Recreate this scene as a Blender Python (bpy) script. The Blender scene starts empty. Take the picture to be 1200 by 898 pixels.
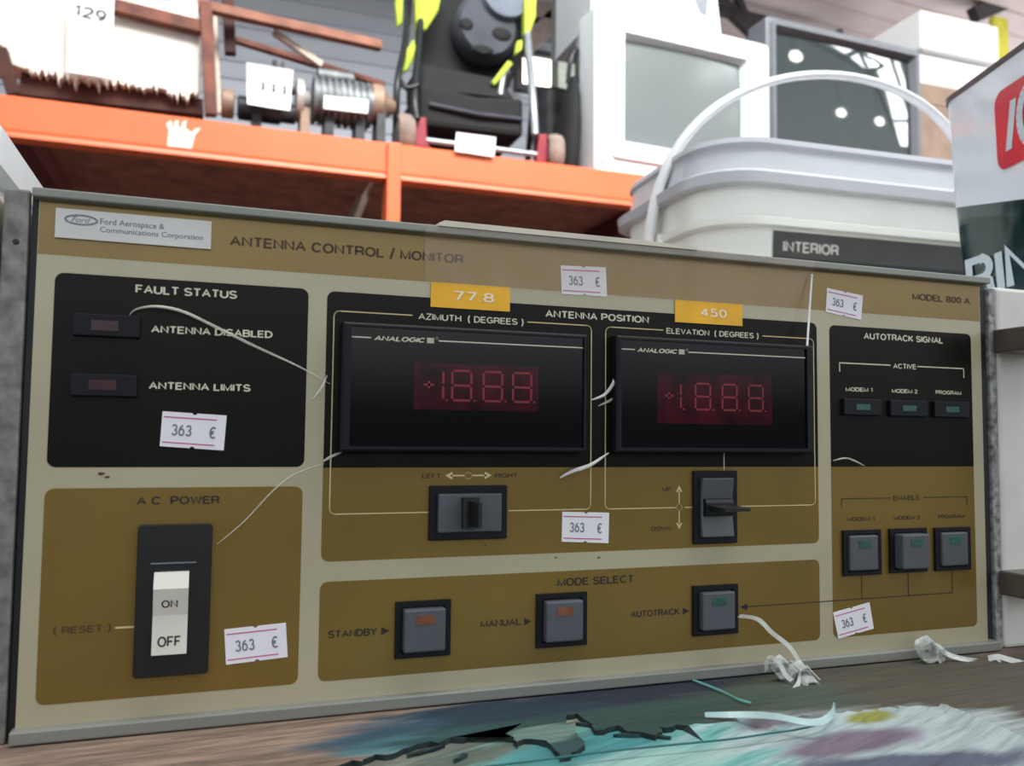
import bpy, bmesh, math, random
from mathutils import Vector, Matrix
random.seed(7)
S = bpy.context.scene
COL = S.collection
PI = math.pi

# ------------------------------------------------------------------ camera
CAM = Vector((0.05974, -0.33821, 0.10130))
RX = Vector((0.94279, -0.33322, 0.01061))      # image right
RD = Vector((0.03092, 0.05572, -0.99797))      # image down
RF = Vector((0.33195, 0.94120, 0.06283))       # forward
FPX = 1000.0
cd = bpy.data.cameras.new('camera')
cam = bpy.data.objects.new('camera', cd)
COL.objects.link(cam)
cam.matrix_world = Matrix(((RX.x, -RD.x, -RF.x, CAM.x), (RX.y, -RD.y, -RF.y, CAM.y), (RX.z, -RD.z, -RF.z, CAM.z), (0, 0, 0, 1)))
cd.sensor_width = 36
cd.lens = FPX / 1200 * 36
cd.clip_start = 0.01
cd.dof.use_dof = True
cd.dof.focus_distance = 0.385
cd.dof.aperture_fstop = 15.0
S.camera = cam

def ray(px, py):
    return RX * ((px - 600) / FPX) + RD * ((py - 449) / FPX) + RF
def at(px, py, Y):
    d = ray(px, py)
    return CAM + d * ((Y - CAM.y) / d.y)
def atz(px, py, Z):
    d = ray(px, py)
    return CAM + d * ((Z - CAM.z) / d.z)
def atx(px, py, X):
    d = ray(px, py)
    return CAM + d * ((X - CAM.x) / d.x)

# ------------------------------------------------------------------ light
S.view_settings.view_transform = 'Standard'
S.view_settings.look = 'None'
S.view_settings.gamma = 1
S.view_settings.use_curve_mapping = False
S.view_settings.exposure = 0.0
w = bpy.data.worlds.new('hall_daylight')
S.world = w
w.use_nodes = True
bg = w.node_tree.nodes['Background']
bg.inputs[0].default_value = (0.80, 0.90, 1.0, 1)
bg.inputs[1].default_value = 1.0
_tc = w.node_tree.nodes.new('ShaderNodeTexCoord')
_sp = w.node_tree.nodes.new('ShaderNodeSeparateXYZ')
_rp = w.node_tree.nodes.new('ShaderNodeValToRGB')      # dim crowded hall low down, bright roof lights higher up
_rp.color_ramp.elements[0].position = 0.03
_rp.color_ramp.elements[0].color = (0.10, 0.105, 0.11, 1)
_rp.color_ramp.elements[1].position = 1.0
_rp.color_ramp.elements[1].color = (0.50, 0.53, 0.56, 1)
for _p, _v in ((0.19, 1.75), (0.30, 1.6), (0.45, 0.95)):
    _e = _rp.color_ramp.elements.new(_p)
    _e.color = (_v * 0.95, _v, _v * 1.04, 1)
w.node_tree.links.new(_tc.outputs['Generated'], _sp.inputs[0])
w.node_tree.links.new(_sp.outputs['Z'], _rp.inputs[0])
w.node_tree.links.new(_rp.outputs[0], bg.inputs[0])

def area(name, loc, target, sx, sy, power, col=(1, 1, 1)):
    l = bpy.data.lights.new(name, 'AREA')
    l.shape = 'RECTANGLE'
    l.size, l.size_y, l.energy, l.color = sx, sy, power, col
    o = bpy.data.objects.new(name, l)
    COL.objects.link(o)
    o.location = loc
    o.rotation_euler = (Vector(target) - Vector(loc)).to_track_quat('-Z', 'Y').to_euler()
    return o
area('skylight_near', (0.4, 0.0, 3.3), (0.7, 0.6, 0.0), 2.2, 1.2, 6, (1, 0.99, 0.96))
sf = area('skylight_far', (1.0, -0.4, 3.3), (1.5, 2.4, 1.0), 3.2, 1.0, 150, (1, 0.99, 0.96))
sf.data.spread = math.radians(115)
area('roof_wall_fill', (7.5, 2.4, 0.8), (0.5, 4.2, 2.4), 2.0, 1.6, 240, (0.95, 0.97, 1.0))  # added fill that lifts the roof and back wall, no window there

# ------------------------------------------------------------------ materials
def lin(c):
    return tuple(((v / 255) / 12.92 if v / 255 <= 0.04045 else ((v / 255 + 0.055) / 1.055) ** 2.4) for v in c) + (1,)
MATS = {}
def mat(name, rgb, rough=0.5, metal=0.0, var=0.08, scale=30, coat=0.0, bump=0.0, stretch=(1, 1, 1), alpha=1.0, spec=0.5, rgb2=None, detail=4, bscale=None):
    if name in MATS: return MATS[name]
    m = bpy.data.materials.new(name)
    m.use_nodes = True
    nt = m.node_tree
    N, L = nt.nodes, nt.links
    b = N['Principled BSDF']
    b.inputs['Roughness'].default_value = rough
    b.inputs['Metallic'].default_value = metal
    b.inputs['Coat Weight'].default_value = coat
    b.inputs['Coat Roughness'].default_value = max(0.05, rough - 0.1)
    b.inputs['Specular IOR Level'].default_value = spec
    b.inputs['Alpha'].default_value = alpha
    tc = N.new('ShaderNodeTexCoord')
    mp = N.new('ShaderNodeMapping')
    mp.inputs['Scale'].default_value = stretch
    nz = N.new('ShaderNodeTexNoise')
    nz.inputs['Scale'].default_value = scale
    nz.inputs['Detail'].default_value = detail
    L.new(tc.outputs['Object'], mp.inputs[0])
    L.new(mp.outputs[0], nz.inputs['Vector'])
    rp = N.new('ShaderNodeValToRGB')
    c = lin(rgb)
    c2 = lin(rgb2) if rgb2 else tuple(max(0, v * (1 - 2.2 * var)) for v in c[:3]) + (1,)
    c1 = c if rgb2 else tuple(min(1, v * (1 + var)) for v in c[:3]) + (1,)
    rp.color_ramp.elements[0].position = 0.3
    rp.color_ramp.elements[0].color = c2
    rp.color_ramp.elements[1].position = 0.65
    rp.color_ramp.elements[1].color = c1
    L.new(nz.outputs['Fac'], rp.inputs[0])
    L.new(rp.outputs[0], b.inputs['Base Color'])
    if bump:
        bp = N.new('ShaderNodeBump')
        bp.inputs['Strength'].default_value = bump
        bp.inputs['Distance'].default_value = 0.002
        if bscale:
            n2 = N.new('ShaderNodeTexNoise')
            n2.inputs['Scale'].default_value = bscale
            L.new(mp.outputs[0], n2.inputs['Vector'])
            L.new(n2.outputs['Fac'], bp.inputs['Height'])
        else:
            L.new(nz.outputs['Fac'], bp.inputs['Height'])
        L.new(bp.outputs[0], b.inputs['Normal'])
    MATS[name] = m
    return m
def emit(name, rgb, st):
    m = bpy.data.materials.new(name)
    m.use_nodes = True
    b = m.node_tree.nodes['Principled BSDF']
    b.inputs['Base Color'].default_value = lin(rgb)
    b.inputs['Emission Color'].default_value = lin(rgb)
    b.inputs['Emission Strength'].default_value = st
    return m
def film(name, rgb, opac, rough=0.15):
    m = bpy.data.materials.new(name)
    m.use_nodes = True
    nt = m.node_tree
    N, L = nt.nodes, nt.links
    b = N['Principled BSDF']
    b.inputs['Base Color'].default_value = lin(rgb)
    b.inputs['Roughness'].default_value = rough
    nz = N.new('ShaderNodeTexNoise')
    nz.inputs['Scale'].default_value = 60
    tc = N.new('ShaderNodeTexCoord')
    L.new(tc.outputs['Object'], nz.inputs['Vector'])
    mr = N.new('ShaderNodeMapRange')
    mr.inputs['From Min'].default_value = 0.3
    mr.inputs['From Max'].default_value = 0.7
    mr.inputs['To Min'].default_value = opac * 0.6
    mr.inputs['To Max'].default_value = min(1, opac * 1.4)
    L.new(nz.outputs['Fac'], mr.inputs['Value'])
    L.new(mr.outputs['Result'], b.inputs['Alpha'])
    return m

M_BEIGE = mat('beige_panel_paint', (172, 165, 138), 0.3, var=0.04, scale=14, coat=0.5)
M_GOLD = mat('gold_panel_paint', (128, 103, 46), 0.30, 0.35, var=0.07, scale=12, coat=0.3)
M_PDARK = mat('charcoal_panel_paint', (20, 19, 16), 0.3, var=0.08, scale=14, spec=0.15)
M_INKW = mat('pale_printing_ink', (205, 200, 180), 0.6, var=0.03)
M_INKG = mat('cream_printing_ink', (205, 190, 140), 0.6, var=0.03)
M_INKD = mat('dark_printing_ink', (38, 32, 26), 0.6, var=0.03)
M_INKB = mat('brown_printing_ink', (70, 52, 30), 0.6, var=0.03)
M_ALU = mat('brushed_aluminium_trim', (132, 134, 128), 0.42, 0.2, var=0.06, scale=40, stretch=(0.2, 3, 3))
M_CHASSIS = mat('dark_navy_chassis', (22, 23, 32), 0.5, var=0.1)
M_BLACK = mat('black_plastic', (15, 15, 18), 0.4, var=0.06)
M_BLACKM = mat('matt_black_plastic', (15, 15, 23), 0.5, var=0.06, spec=0.25)
M_SCREEN = mat('dark_display_filter', (8, 8, 11), 0.09, var=0.2, scale=8, spec=0.35)
M_SCRED = mat('dark_red_display_filter', (64, 10, 26), 0.1, var=0.3, scale=90, spec=0.35, rgb2=(24, 8, 13))
M_SEG = mat('unlit_red_segments', (120, 18, 40), 0.3, var=0.1)
M_KEY = mat('grey_key_plastic', (78, 82, 89), 0.4, var=0.04)
M_LAMPO = mat('orange_brown_lens', (122, 72, 48), 0.3, var=0.12, scale=300)
M_LAMPG = mat('dull_green_lens', (44, 86, 78), 0.3, var=0.12, scale=300)
M_LAMPR = mat('dark_red_lens', (52, 16, 26), 0.25, var=0.2, scale=200)
M_WHITEP = mat('off_white_rocker_plastic', (218, 215, 206), 0.4, var=0.03)
M_PLATE = mat('silver_nameplate', (205, 204, 203), 0.4, 0.25, var=0.03)
M_PAPER = mat('white_paper', (232, 230, 238), 0.7, var=0.02)
M_MAG = mat('magenta_ink', (190, 80, 130), 0.7, var=0.04)
M_GINK = mat('grey_ink', (112, 118, 130), 0.7, var=0.06)
M_YEL = mat('yellow_label_tape', (238, 178, 24), 0.4, var=0.05, scale=60)
M_EMB = mat('embossed_white', (245, 225, 200), 0.4, var=0.03)
M_RAIL = mat('speckled_grey_metal', (128, 126, 124), 0.5, 0.5, var=0.2, scale=160, bump=0.15)
M_TABLEDARK = mat('table_underside', (90, 72, 55), 0.8)

# ------------------------------------------------------------------ mesh builder
class MB:
    def __init__(s): s.v, s.f, s.m = [], [], []
    def poly(s, pts, mi=0):
        k = len(s.v)
        s.v += [tuple(p) for p in pts]
        s.f.append(tuple(range(k, k + len(pts))))
        s.m.append(mi)
    def raw(s, verts, faces, mi=0):
        k = len(s.v)
        s.v += [tuple(p) for p in verts]
        for f in faces:
            s.f.append(tuple(k + i for i in f))
            s.m.append(mi)
    def box(s, x0, x1, y0, y1, z0, z1, mi=0):
        s.obox(Vector(((x0 + x1) / 2, (y0 + y1) / 2, (z0 + z1) / 2)), Vector((abs(x1 - x0) / 2, 0, 0)), Vector((0, abs(y1 - y0) / 2, 0)), Vector((0, 0, abs(z1 - z0) / 2)), mi)
    def obox(s, c, a, b, d, mi=0):
        vs = [c + a * i + b * j + d * k for i in (-1, 1) for j in (-1, 1) for k in (-1, 1)]
        s.raw(vs, [(0, 1, 3, 2), (4, 6, 7, 5), (0, 4, 5, 1), (2, 3, 7, 6), (0, 2, 6, 4), (1, 5, 7, 3)], mi)
    def bar(s, p0, p1, wd, ht, mi=0, up=(0, 0, 1)):
        p0, p1 = Vector(p0), Vector(p1)
        d = p1 - p0
        t = d.normalized()
        u = Vector(up)
        if abs(t.dot(u)) > 0.95: u = Vector((0, 1, 0))
        a = t.cross(u).normalized()
        b = a.cross(t)
        s.obox((p0 + p1) / 2, d / 2, a * wd / 2, b * ht / 2, mi)
    def loft(s, loops, mi=0, cap0=True, cap1=True, closed=True, mis=None):
        n = len(loops[0])
        k = len(s.v)
        for l in loops: s.v += [tuple(p) for p in l]
        for i in range(len(loops) - 1):
            for j in range(n if closed else n - 1):
                j2 = (j + 1) % n
                s.f.append((k + i * n + j, k + i * n + j2, k + (i + 1) * n + j2, k + (i + 1) * n + j))
                s.m.append(mis[i] if mis else mi)
        if cap0: s.f.append(tuple(k + j for j in reversed(range(n)))); s.m.append(mis[0] if mis else mi)
        if cap1: s.f.append(tuple(k + (len(loops) - 1) * n + j for j in range(n))); s.m.append(mis[-1] if mis else mi)
    def tube(s, pts, r, n=10, mi=0, flat=None):
        pts = [Vector(p) for p in pts]
        loops = []
        ref = None
        for i, p in enumerate(pts):
            t = (pts[min(i + 1, len(pts) - 1)] - pts[max(i - 1, 0)]).normalized()
            if ref is None:
                ref = Vector((0, 0, 1)) if abs(t.z) < 0.9 else Vector((0, 1, 0))
            a = (ref - t * ref.dot(t)).normalized()
            ref = a
            b = t.cross(a)
            rr_ = r[i] if isinstance(r, (list, tuple)) else r
            fl = flat if flat else 1
            loops.append([p + a * rr_ * math.cos(2 * PI * q / n) + b * rr_ * fl * math.sin(2 * PI * q / n) for q in range(n)])
        s.loft(loops, mi)
    def ribbon(s, pts, wdir, mi=0, th=0.0002):
        pts = [Vector(p) for p in pts]
        for i in range(len(pts)): pass
        loops = []
        for i, p in enumerate(pts):
            t = (pts[min(i + 1, len(pts) - 1)] - pts[max(i - 1, 0)]).normalized()
            wv = Vector(wdir[i]) if isinstance(wdir[0], (list, tuple, Vector)) else Vector(wdir)
            nn = t.cross(wv).normalized() * th
            loops.append([p - wv / 2 - nn, p + wv / 2 - nn, p + wv / 2 + nn, p - wv / 2 + nn])
        s.loft(loops, mi)
    def lathe(s, base, axis, prof, n=28, mi=0, mis=None):
        base, axis = Vector(base), Vector(axis).normalized()
        a = axis.orthogonal().normalized()
        b = axis.cross(a)
        s.loft([[base + axis * h + a * r * math.cos(2 * PI * q / n) + b * r * math.sin(2 * PI * q / n) for q in range(n)] for r, h in prof], mi, mis=mis)
    def prism(s, pts2, y0, y1, mi=0):
        s.loft([[(x, y0, z) for x, z in pts2], [(x, y1, z) for x, z in pts2]], mi)
    def flat(s, pts2, y, mi=0):
        s.poly([(x, y, z) for x, z in pts2], mi)
    def line(s, pts2, wd, y, mi=0):
        for (x0, z0), (x1, z1) in zip(pts2, pts2[1:]):
            d = Vector((x1 - x0, z1 - z0))
            if d.length < 1e-9: continue
            d.normalize()
            n = Vector((-d.y, d.x)) * wd / 2
            e = d * wd * 0.3
            s.poly([(x0 - e.x + n.x, y, z0 - e.y + n.y), (x1 + e.x + n.x, y, z1 + e.y + n.y), (x1 + e.x - n.x, y, z1 + e.y - n.y), (x0 - e.x - n.x, y, z0 - e.y - n.y)], mi)
    def text(s, t, x0, x1, z0, z1, y, mi=0, bold=0.0, shear=0.0, fr=None):
        vs, fs = glyphs(t, bold, shear) if any(ch.islower() for ch in t) else stroke_glyphs(t, 0.17 + 2.4 * bold, shear)
        if fr is None:
            s.raw([(x0 + g[0] * (x1 - x0), y - (g[2] * 4e-6 if len(g) > 2 else 0), z0 + g[1] * (z1 - z0)) for g in vs], fs, mi)
        else:
            s.raw([Vector(fr(x0 + g[0] * (x1 - x0), z0 + g[1] * (z1 - z0))) - Vector((0, g[2] * 1e-5 if len(g) > 2 else 0, 0)) for g in vs], fs, mi)
    def build(s, name, mats, parent=None, smooth=None, bevel=0.0, seg=2):
        me = bpy.data.meshes.new(name)
        me.from_pydata(s.v, [], s.f)
        if not isinstance(mats, (list, tuple)): mats = [mats]
        for m in mats: me.materials.append(m)
        me.polygons.foreach_set('material_index', s.m)
        bm = bmesh.new()
        bm.from_mesh(me)
        bmesh.ops.recalc_face_normals(bm, faces=bm.faces)
        bm.to_mesh(me)
        bm.free()
        if smooth:
            me.polygons.foreach_set('use_smooth', [True] * len(me.polygons))
            me.set_sharp_from_angle(angle=math.radians(smooth))
        me.update()
        o = bpy.data.objects.new(name, me)
        COL.objects.link(o)
        if parent is not None:
            o.parent = parent
            # part meshes are written in hall coordinates
            o.matrix_parent_inverse = Matrix.Translation(-parent.location) if parent.parent is None else Matrix.Identity(4)
        if bevel:
            b = o.modifiers.new('bevel', 'BEVEL')
            b.width = bevel
            b.segments = seg
            b.limit_method = 'ANGLE'
            b.angle_limit = math.radians(40)
        return o

GC = {}
def glyphs(t, bold, shear):
    key = (t, bold, shear)
    if key in GC: return GC[key]
    c = bpy.data.curves.new('lettering', 'FONT')
    c.body = t
    c.offset = bold
    c.shear = shear
    c.resolution_u = 3
    o = bpy.data.objects.new('lettering', c)
    COL.objects.link(o)
    dg = bpy.context.evaluated_depsgraph_get()
    me = bpy.data.meshes.new_from_object(o.evaluated_get(dg))
    vs = [(v.co.x, v.co.y) for v in me.vertices]
    fs = [tuple(p.vertices) for p in me.polygons]
    bpy.data.objects.remove(o)
    bpy.data.curves.remove(c)
    bpy.data.meshes.remove(me)
    xs, ys = [v[0] for v in vs], [v[1] for v in vs]
    x0, x1, y0, y1 = min(xs), max(xs), min(ys), max(ys)
    vs = [((x - x0) / (x1 - x0), (y - y0) / (y1 - y0)) for x, y in vs]
    GC[key] = (vs, fs)
    return GC[key]

# ------------------------------------------------------------------ grotesque capitals drawn as strokes
def _arc(cx, cy, rx, ry, a0, a1, n=10):
    return [(cx + rx * math.cos(math.radians(a0 + (a1 - a0) * i / n)), cy + ry * math.sin(math.radians(a0 + (a1 - a0) * i / n))) for i in range(n + 1)]
_O = lambda w_: [_arc(w_ / 2, 0.5, w_ / 2, 0.5, 90, 450, 24)]
_B2 = _arc(0.42, 0.26, 0.24, 0.26, 90, -90, 8)
GL = {
 'A': (0.74, [[(0, 0), (0.37, 1), (0.74, 0)], [(0.13, 0.34), (0.61, 0.34)]]),
 'B': (0.66, [[(0.40, 0.53), (0, 0.53), (0, 1), (0.40, 1)] + _arc(0.40, 0.765, 0.22, 0.235, 90, -90, 8), [(0, 0.53), (0, 0), (0.42, 0)], [(0.40, 0.53)] + _B2]),
 'C': (0.74, [_arc(0.38, 0.5, 0.38, 0.5, 38, 322, 20)]),
 'D': (0.70, [[(0.30, 0), (0, 0), (0, 1), (0.30, 1)] + _arc(0.30, 0.5, 0.40, 0.5, 90, -90, 14)]),
 'E': (0.58, [[(0.58, 1), (0, 1), (0, 0), (0.60, 0)], [(0, 0.52), (0.53, 0.52)]]),
 'F': (0.55, [[(0.56, 1), (0, 1), (0, 0)], [(0, 0.50), (0.48, 0.50)]]),
 'G': (0.78, [_arc(0.39, 0.5, 0.39, 0.5, 42, 330, 20), [(0.42, 0.48), (0.77, 0.48), (0.77, 0.04)]]),
 'H': (0.68, [[(0, 0), (0, 1)], [(0.68, 0), (0.68, 1)], [(0, 0.52), (0.68, 0.52)]]),
 'I': (0.0, [[(0, 0), (0, 1)]]),
 'K': (0.68, [[(0, 0), (0, 1)], [(0.64, 1), (0, 0.38)], [(0.22, 0.58), (0.68, 0)]]),
 'L': (0.52, [[(0, 1), (0, 0), (0.54, 0)]]),
 'M': (0.80, [[(0, 0), (0, 1), (0.40, 0.02), (0.80, 1), (0.80, 0)]]),
 'N': (0.68, [[(0, 0), (0, 1), (0.68, 0), (0.68, 1)]]),
 'O': (0.80, _O(0.80)),
 'P': (0.62, [[(0, 0), (0, 1), (0.38, 1)] + _arc(0.38, 0.72, 0.24, 0.28, 90, -90, 8) + [(0, 0.44)]]),
 'R': (0.66, [[(0, 0), (0, 1), (0.40, 1)] + _arc(0.40, 0.735, 0.24, 0.265, 90, -90, 8) + [(0, 0.47)], [(0.40, 0.47), (0.60, 0.34), (0.64, 0)]]),
 'S': (0.66, [_arc(0.33, 0.75, 0.30, 0.25, 20, 250, 12) + [(0.40, 0.47)] + _arc(0.33, 0.25, 0.33, 0.25, 65, -160, 12)]),
 'T': (0.64, [[(0, 1), (0.64, 1)], [(0.32, 1), (0.32, 0)]]),
 'U': (0.68, [[(0, 1), (0, 0.32)] + _arc(0.34, 0.32, 0.34, 0.32, 180, 360, 12) + [(0.68, 1)]]),
 'V': (0.70, [[(0, 1), (0.35, 0), (0.70, 1)]]),
 'W': (1.0, [[(0, 1), (0.25, 0), (0.5, 1), (0.75, 0), (1.0, 1)]]),
 'X': (0.66, [[(0, 0), (0.66, 1)], [(0, 1), (0.66, 0)]]),
 'Y': (0.68, [[(0, 1), (0.34, 0.45), (0.68, 1)], [(0.34, 0.45), (0.34, 0)]]),
 'Z': (0.62, [[(0, 1), (0.62, 1), (0, 0), (0.62, 0)]]),
 '0': (0.54, _O(0.54)),
 '1': (0.30, [[(0.02, 0.78), (0.26, 1), (0.26, 0)]]),
 '2': (0.56, [_arc(0.28, 0.72, 0.27, 0.28, 165, -35, 12) + [(0, 0), (0.57, 0)]]),
 '3': (0.54, [_arc(0.26, 0.76, 0.24, 0.24, 160, -80, 10), _arc(0.26, 0.26, 0.27, 0.26, 90, -160, 12)]),
 '4': (0.58, [[(0.42, 0), (0.42, 1)], [(0.40, 0.97), (0.02, 0.28)], [(0, 0.28), (0.58, 0.28)]]),
 '5': (0.56, [[(0.50, 1), (0.10, 1), (0.05, 0.52)] + _arc(0.27, 0.32, 0.28, 0.32, 130, -155, 12)]),
 '6': (0.55, [_arc(0.275, 0.32, 0.27, 0.32, 90, 450, 16), [(0.01, 0.36), (0.10, 0.78), (0.40, 1)]]),
 '7': (0.54, [[(0, 1), (0.54, 1), (0.20, 0)]]),
 '8': (0.54, [_arc(0.27, 0.76, 0.23, 0.24, 90, 450, 16), _arc(0.27, 0.26, 0.27, 0.26, 90, 450, 16)]),
 '9': (0.55, [_arc(0.275, 0.68, 0.27, 0.32, 90, 450, 16), [(0.54, 0.64), (0.45, 0.22), (0.15, 0)]]),
 '/': (0.34, [[(0, -0.05), (0.34, 1.05)]]),
 '(': (0.20, [_arc(0.40, 0.45, 0.40, 0.68, 125, 235, 8)]),
 ')': (0.20, [_arc(-0.20, 0.45, 0.40, 0.68, 55, -55, 8)]),
 '.': (0.06, [[(0, 0.02), (0.06, 0.02)]]),
 '\u20ac': (0.5, [_arc(0.34, 0.5, 0.30, 0.5, 50, 310, 14), [(0, 0.58), (0.40, 0.58)], [(0, 0.42), (0.36, 0.42)]]),
}
def stroke_glyphs(t, wgt=0.15, shear=0.0, gap=0.26):
    """outline quads of a line of capitals, normalised to the unit box"""
    key = ('stroke', t, wgt, shear, gap)
    if key in GC: return GC[key]
    x = 0.0
    vs, fs = [], []
    for ch in t:
        if ch == ' ': x += 0.42; continue
        wd_, lines = GL[ch]
        for ln in lines:
            P = [Vector((a_, c_)) for a_, c_ in ln]
            n_ = len(P)
            closed = (P[0] - P[-1]).length < 1e-6
            L_, R_ = [], []
            h = wgt / 2
            for i, p in enumerate(P):
                dp = (p - P[i - 1]).normalized() if i > 0 else ((P[-1] - P[-2]).normalized() if closed else None)
                dn = (P[i + 1] - p).normalized() if i < n_ - 1 else ((P[1] - P[0]).normalized() if closed else None)
                if dp is None: dp = dn
                if dn is None: dn = dp
                np_, nn_ = Vector((-dp.y, dp.x)), Vector((-dn.y, dn.x))
                mt = np_ + nn_
                if mt.length < 0.2: mt = np_
                mt.normalize()
                k_ = h / max(0.62, mt.dot(np_))
                L_.append(p + mt * k_); R_.append(p - mt * k_)
            b0 = len(vs)
            for l_, r_ in zip(L_, R_):
                for v in (l_, r_):
                    yy = min(1.0, max(0.0, h + v.y * (1 - 2 * h))) if ch not in '()/' else v.y
                    vs.append((x + v.x + shear * yy, yy, (b0 // 2) % 7))
            for i in range(n_ - 1):
                fs.append((b0 + 2 * i, b0 + 2 * i + 2, b0 + 2 * i + 3, b0 + 2 * i + 1))
        x += wd_ + gap
    xs = [v[0] for v in vs]
    x0, x1 = min(xs), max(xs)
    GC[key] = ([((a_ - x0) / (x1 - x0), c_, l_) for a_, c_, l_ in vs], fs)      # l_ staggers crossing strokes
    return GC[key]

def rr(x0, x1, z0, z1, r, n=6):
    p = []
    for cx, cz, a0 in ((x1 - r, z1 - r, 0), (x0 + r, z1 - r, 90), (x0 + r, z0 + r, 180), (x1 - r, z0 + r, 270)):
        for i in range(n + 1):
            a = math.radians(a0 + 90 * i / n)
            p.append((cx + r * math.cos(a), cz + r * math.sin(a)))
    return p
def rrloop(cx, cy, z, hx, hy, r, ang=0.0, n=8):
    ca, sa = math.cos(ang), math.sin(ang)
    return [Vector((cx + x * ca - y * sa, cy + x * sa + y * ca, z)) for x, y in rr(-hx, hx, -hy, hy, r, n)]
def spline(pts, n=8):
    pts = [Vector(p) for p in pts]
    out = []
    for i in range(len(pts) - 1):
        p0, p1, p2, p3 = pts[max(i - 1, 0)], pts[i], pts[i + 1], pts[min(i + 2, len(pts) - 1)]
        for k in range(n):
            t = k / n
            out.append(0.5 * ((2 * p1) + (p2 - p0) * t + (2 * p0 - 5 * p1 + 4 * p2 - p3) * t * t + (3 * p1 - p0 - 3 * p2 + p3) * t ** 3))
    out.append(pts[-1])
    return out

def tag(o, label=None, cat=None, group=None, kind=None):
    if label: o['label'] = label
    if cat: o['category'] = cat
    if group: o['group'] = group
    if kind: o['kind'] = kind
    return o
def thing(name, loc, label, cat, group=None):
    o = bpy.data.objects.new(name, None)
    o.empty_display_size = 0.05
    COL.objects.link(o)
    o.location = loc
    return tag(o, label, cat, group)
def struct(o): o['kind'] = 'structure'; return o

# ================================================================== the hall
ZT = -0.0055          # table top
ZF = -0.92            # floor of the hall
m_floor = mat('concrete_floor', (120, 116, 110), 0.8, var=0.15, scale=3)
b = MB(); b.box(-14, 14, -14, 4.7, ZF - 0.1, ZF); struct(b.build('floor', m_floor))
m_wall = mat('grey_sheet_metal', (158, 164, 174), 0.5, 0.0, var=0.06, scale=1.2, stretch=(0.3, 1, 1))
b = MB()                                           # corrugated sheet wall, ribs running along x
prof = []
z = ZF
while z < 3.6:
    prof += [(4.50, z), (4.50, z + 0.065), (4.49, z + 0.075), (4.49, z + 0.09), (4.50, z + 0.10)]
    z += 0.10
b.loft([[(-5, y, zz) for y, zz in prof] + [(-5, 4.65, z), (-5, 4.65, ZF)], [(10, y, zz) for y, zz in prof] + [(10, 4.65, z), (10, 4.65, ZF)]], 0)
struct(b.build('wall_back', m_wall))
m_roof = mat('pinkish_roof_sheet', (206, 188, 184), 0.6, 0.0, var=0.1, scale=1.5)
m_roofline = mat('roof_groove', (120, 104, 104), 0.7)
def roofz(x): return 2.95 - 0.055 * x
b = MB()
prof = []
y = 2.0
while y < 4.6:
    prof += [(y, 0.0), (y + 0.17, 0.0), (y + 0.175, 0.03), (y + 0.195, 0.03)]
    y += 0.2
prof = [(a, c) for a, c in prof if a < 4.55]
lo = [[(x, yy, roofz(x) + dz) for yy, dz in prof] + [(x, prof[-1][0], roofz(x) + 0.12), (x, 2.0, roofz(x) + 0.12)] for x in (-5, 10)]
b.loft(lo, 0)
struct(b.build('ceiling', m_roof))
m_steel = mat('dark_painted_steel', (66, 64, 66), 0.5, 0.3)
m_window = emit('bright_daylight_pane', (255, 250, 240), 3.0)
# bright opening in the back wall
wb = MB()
a, c = at(606, 62, 4.46), at(656, 112, 4.46)
wb.box(a.x, c.x, 4.44, 4.47, c.z, a.z)
win = wb.build('window_1', m_window); struct(win)
f = MB()
for xx in (a.x, c.x): f.box(xx - 0.02, xx + 0.02, 4.41, 4.47, c.z - 0.02, a.z + 0.02)
for zz in (a.z, c.z): f.box(a.x, c.x, 4.412, 4.468, zz - 0.02, zz + 0.02)
f.build('window_frame', m_steel, win)
# roof trusses
b = MB()
p0, p1 = Vector((3.6, 4.1, 3.0)), Vector((3.1, 4.1, 2.45))
b.bar(at(836, -6, 3.9), at(905, 60, 3.9), 0.05, 0.07)
b.bar(at(905, 60, 3.9), at(985, 40, 3.9), 0.05, 0.05)
b.bar(at(842, 12, 3.9), at(1000, 50, 3.9), 0.05, 0.05)
b.bar(at(880, 34, 3.9), at(862, -6, 3.9), 0.04, 0.04)
struct(b.build('trim_1', m_steel))
b = MB()
b.bar(at(1140, 18, 3.4), at(1215, -12, 3.4), 0.06, 0.09)
struct(b.build('trim_2', m_steel))
m_col = mat('grey_green_painted_steel', (128, 136, 126), 0.5, var=0.08)
b = MB()
a, c = at(660, 0, 3.2), at(690, 0, 3.2)
b.box(a.x, c.x, 3.2, 3.35, ZF, 2.75); b.box(a.x - 0.03, c.x + 0.03, 3.18, 3.2, ZF, 2.75)
struct(b.build('trim_3', m_col, bevel=0.006))
m_strut = mat('brown_grey_girt', (140, 126, 120), 0.6)
b = MB()
for (q0, q1) in (((612, 60), (668, 2)), ((600, 10), (690, 22))):
    b.bar(at(*q0, 4.30), at(*q1, 4.30), 0.08, 0.10)
struct(b.build('trim_4', m_strut))

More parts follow.
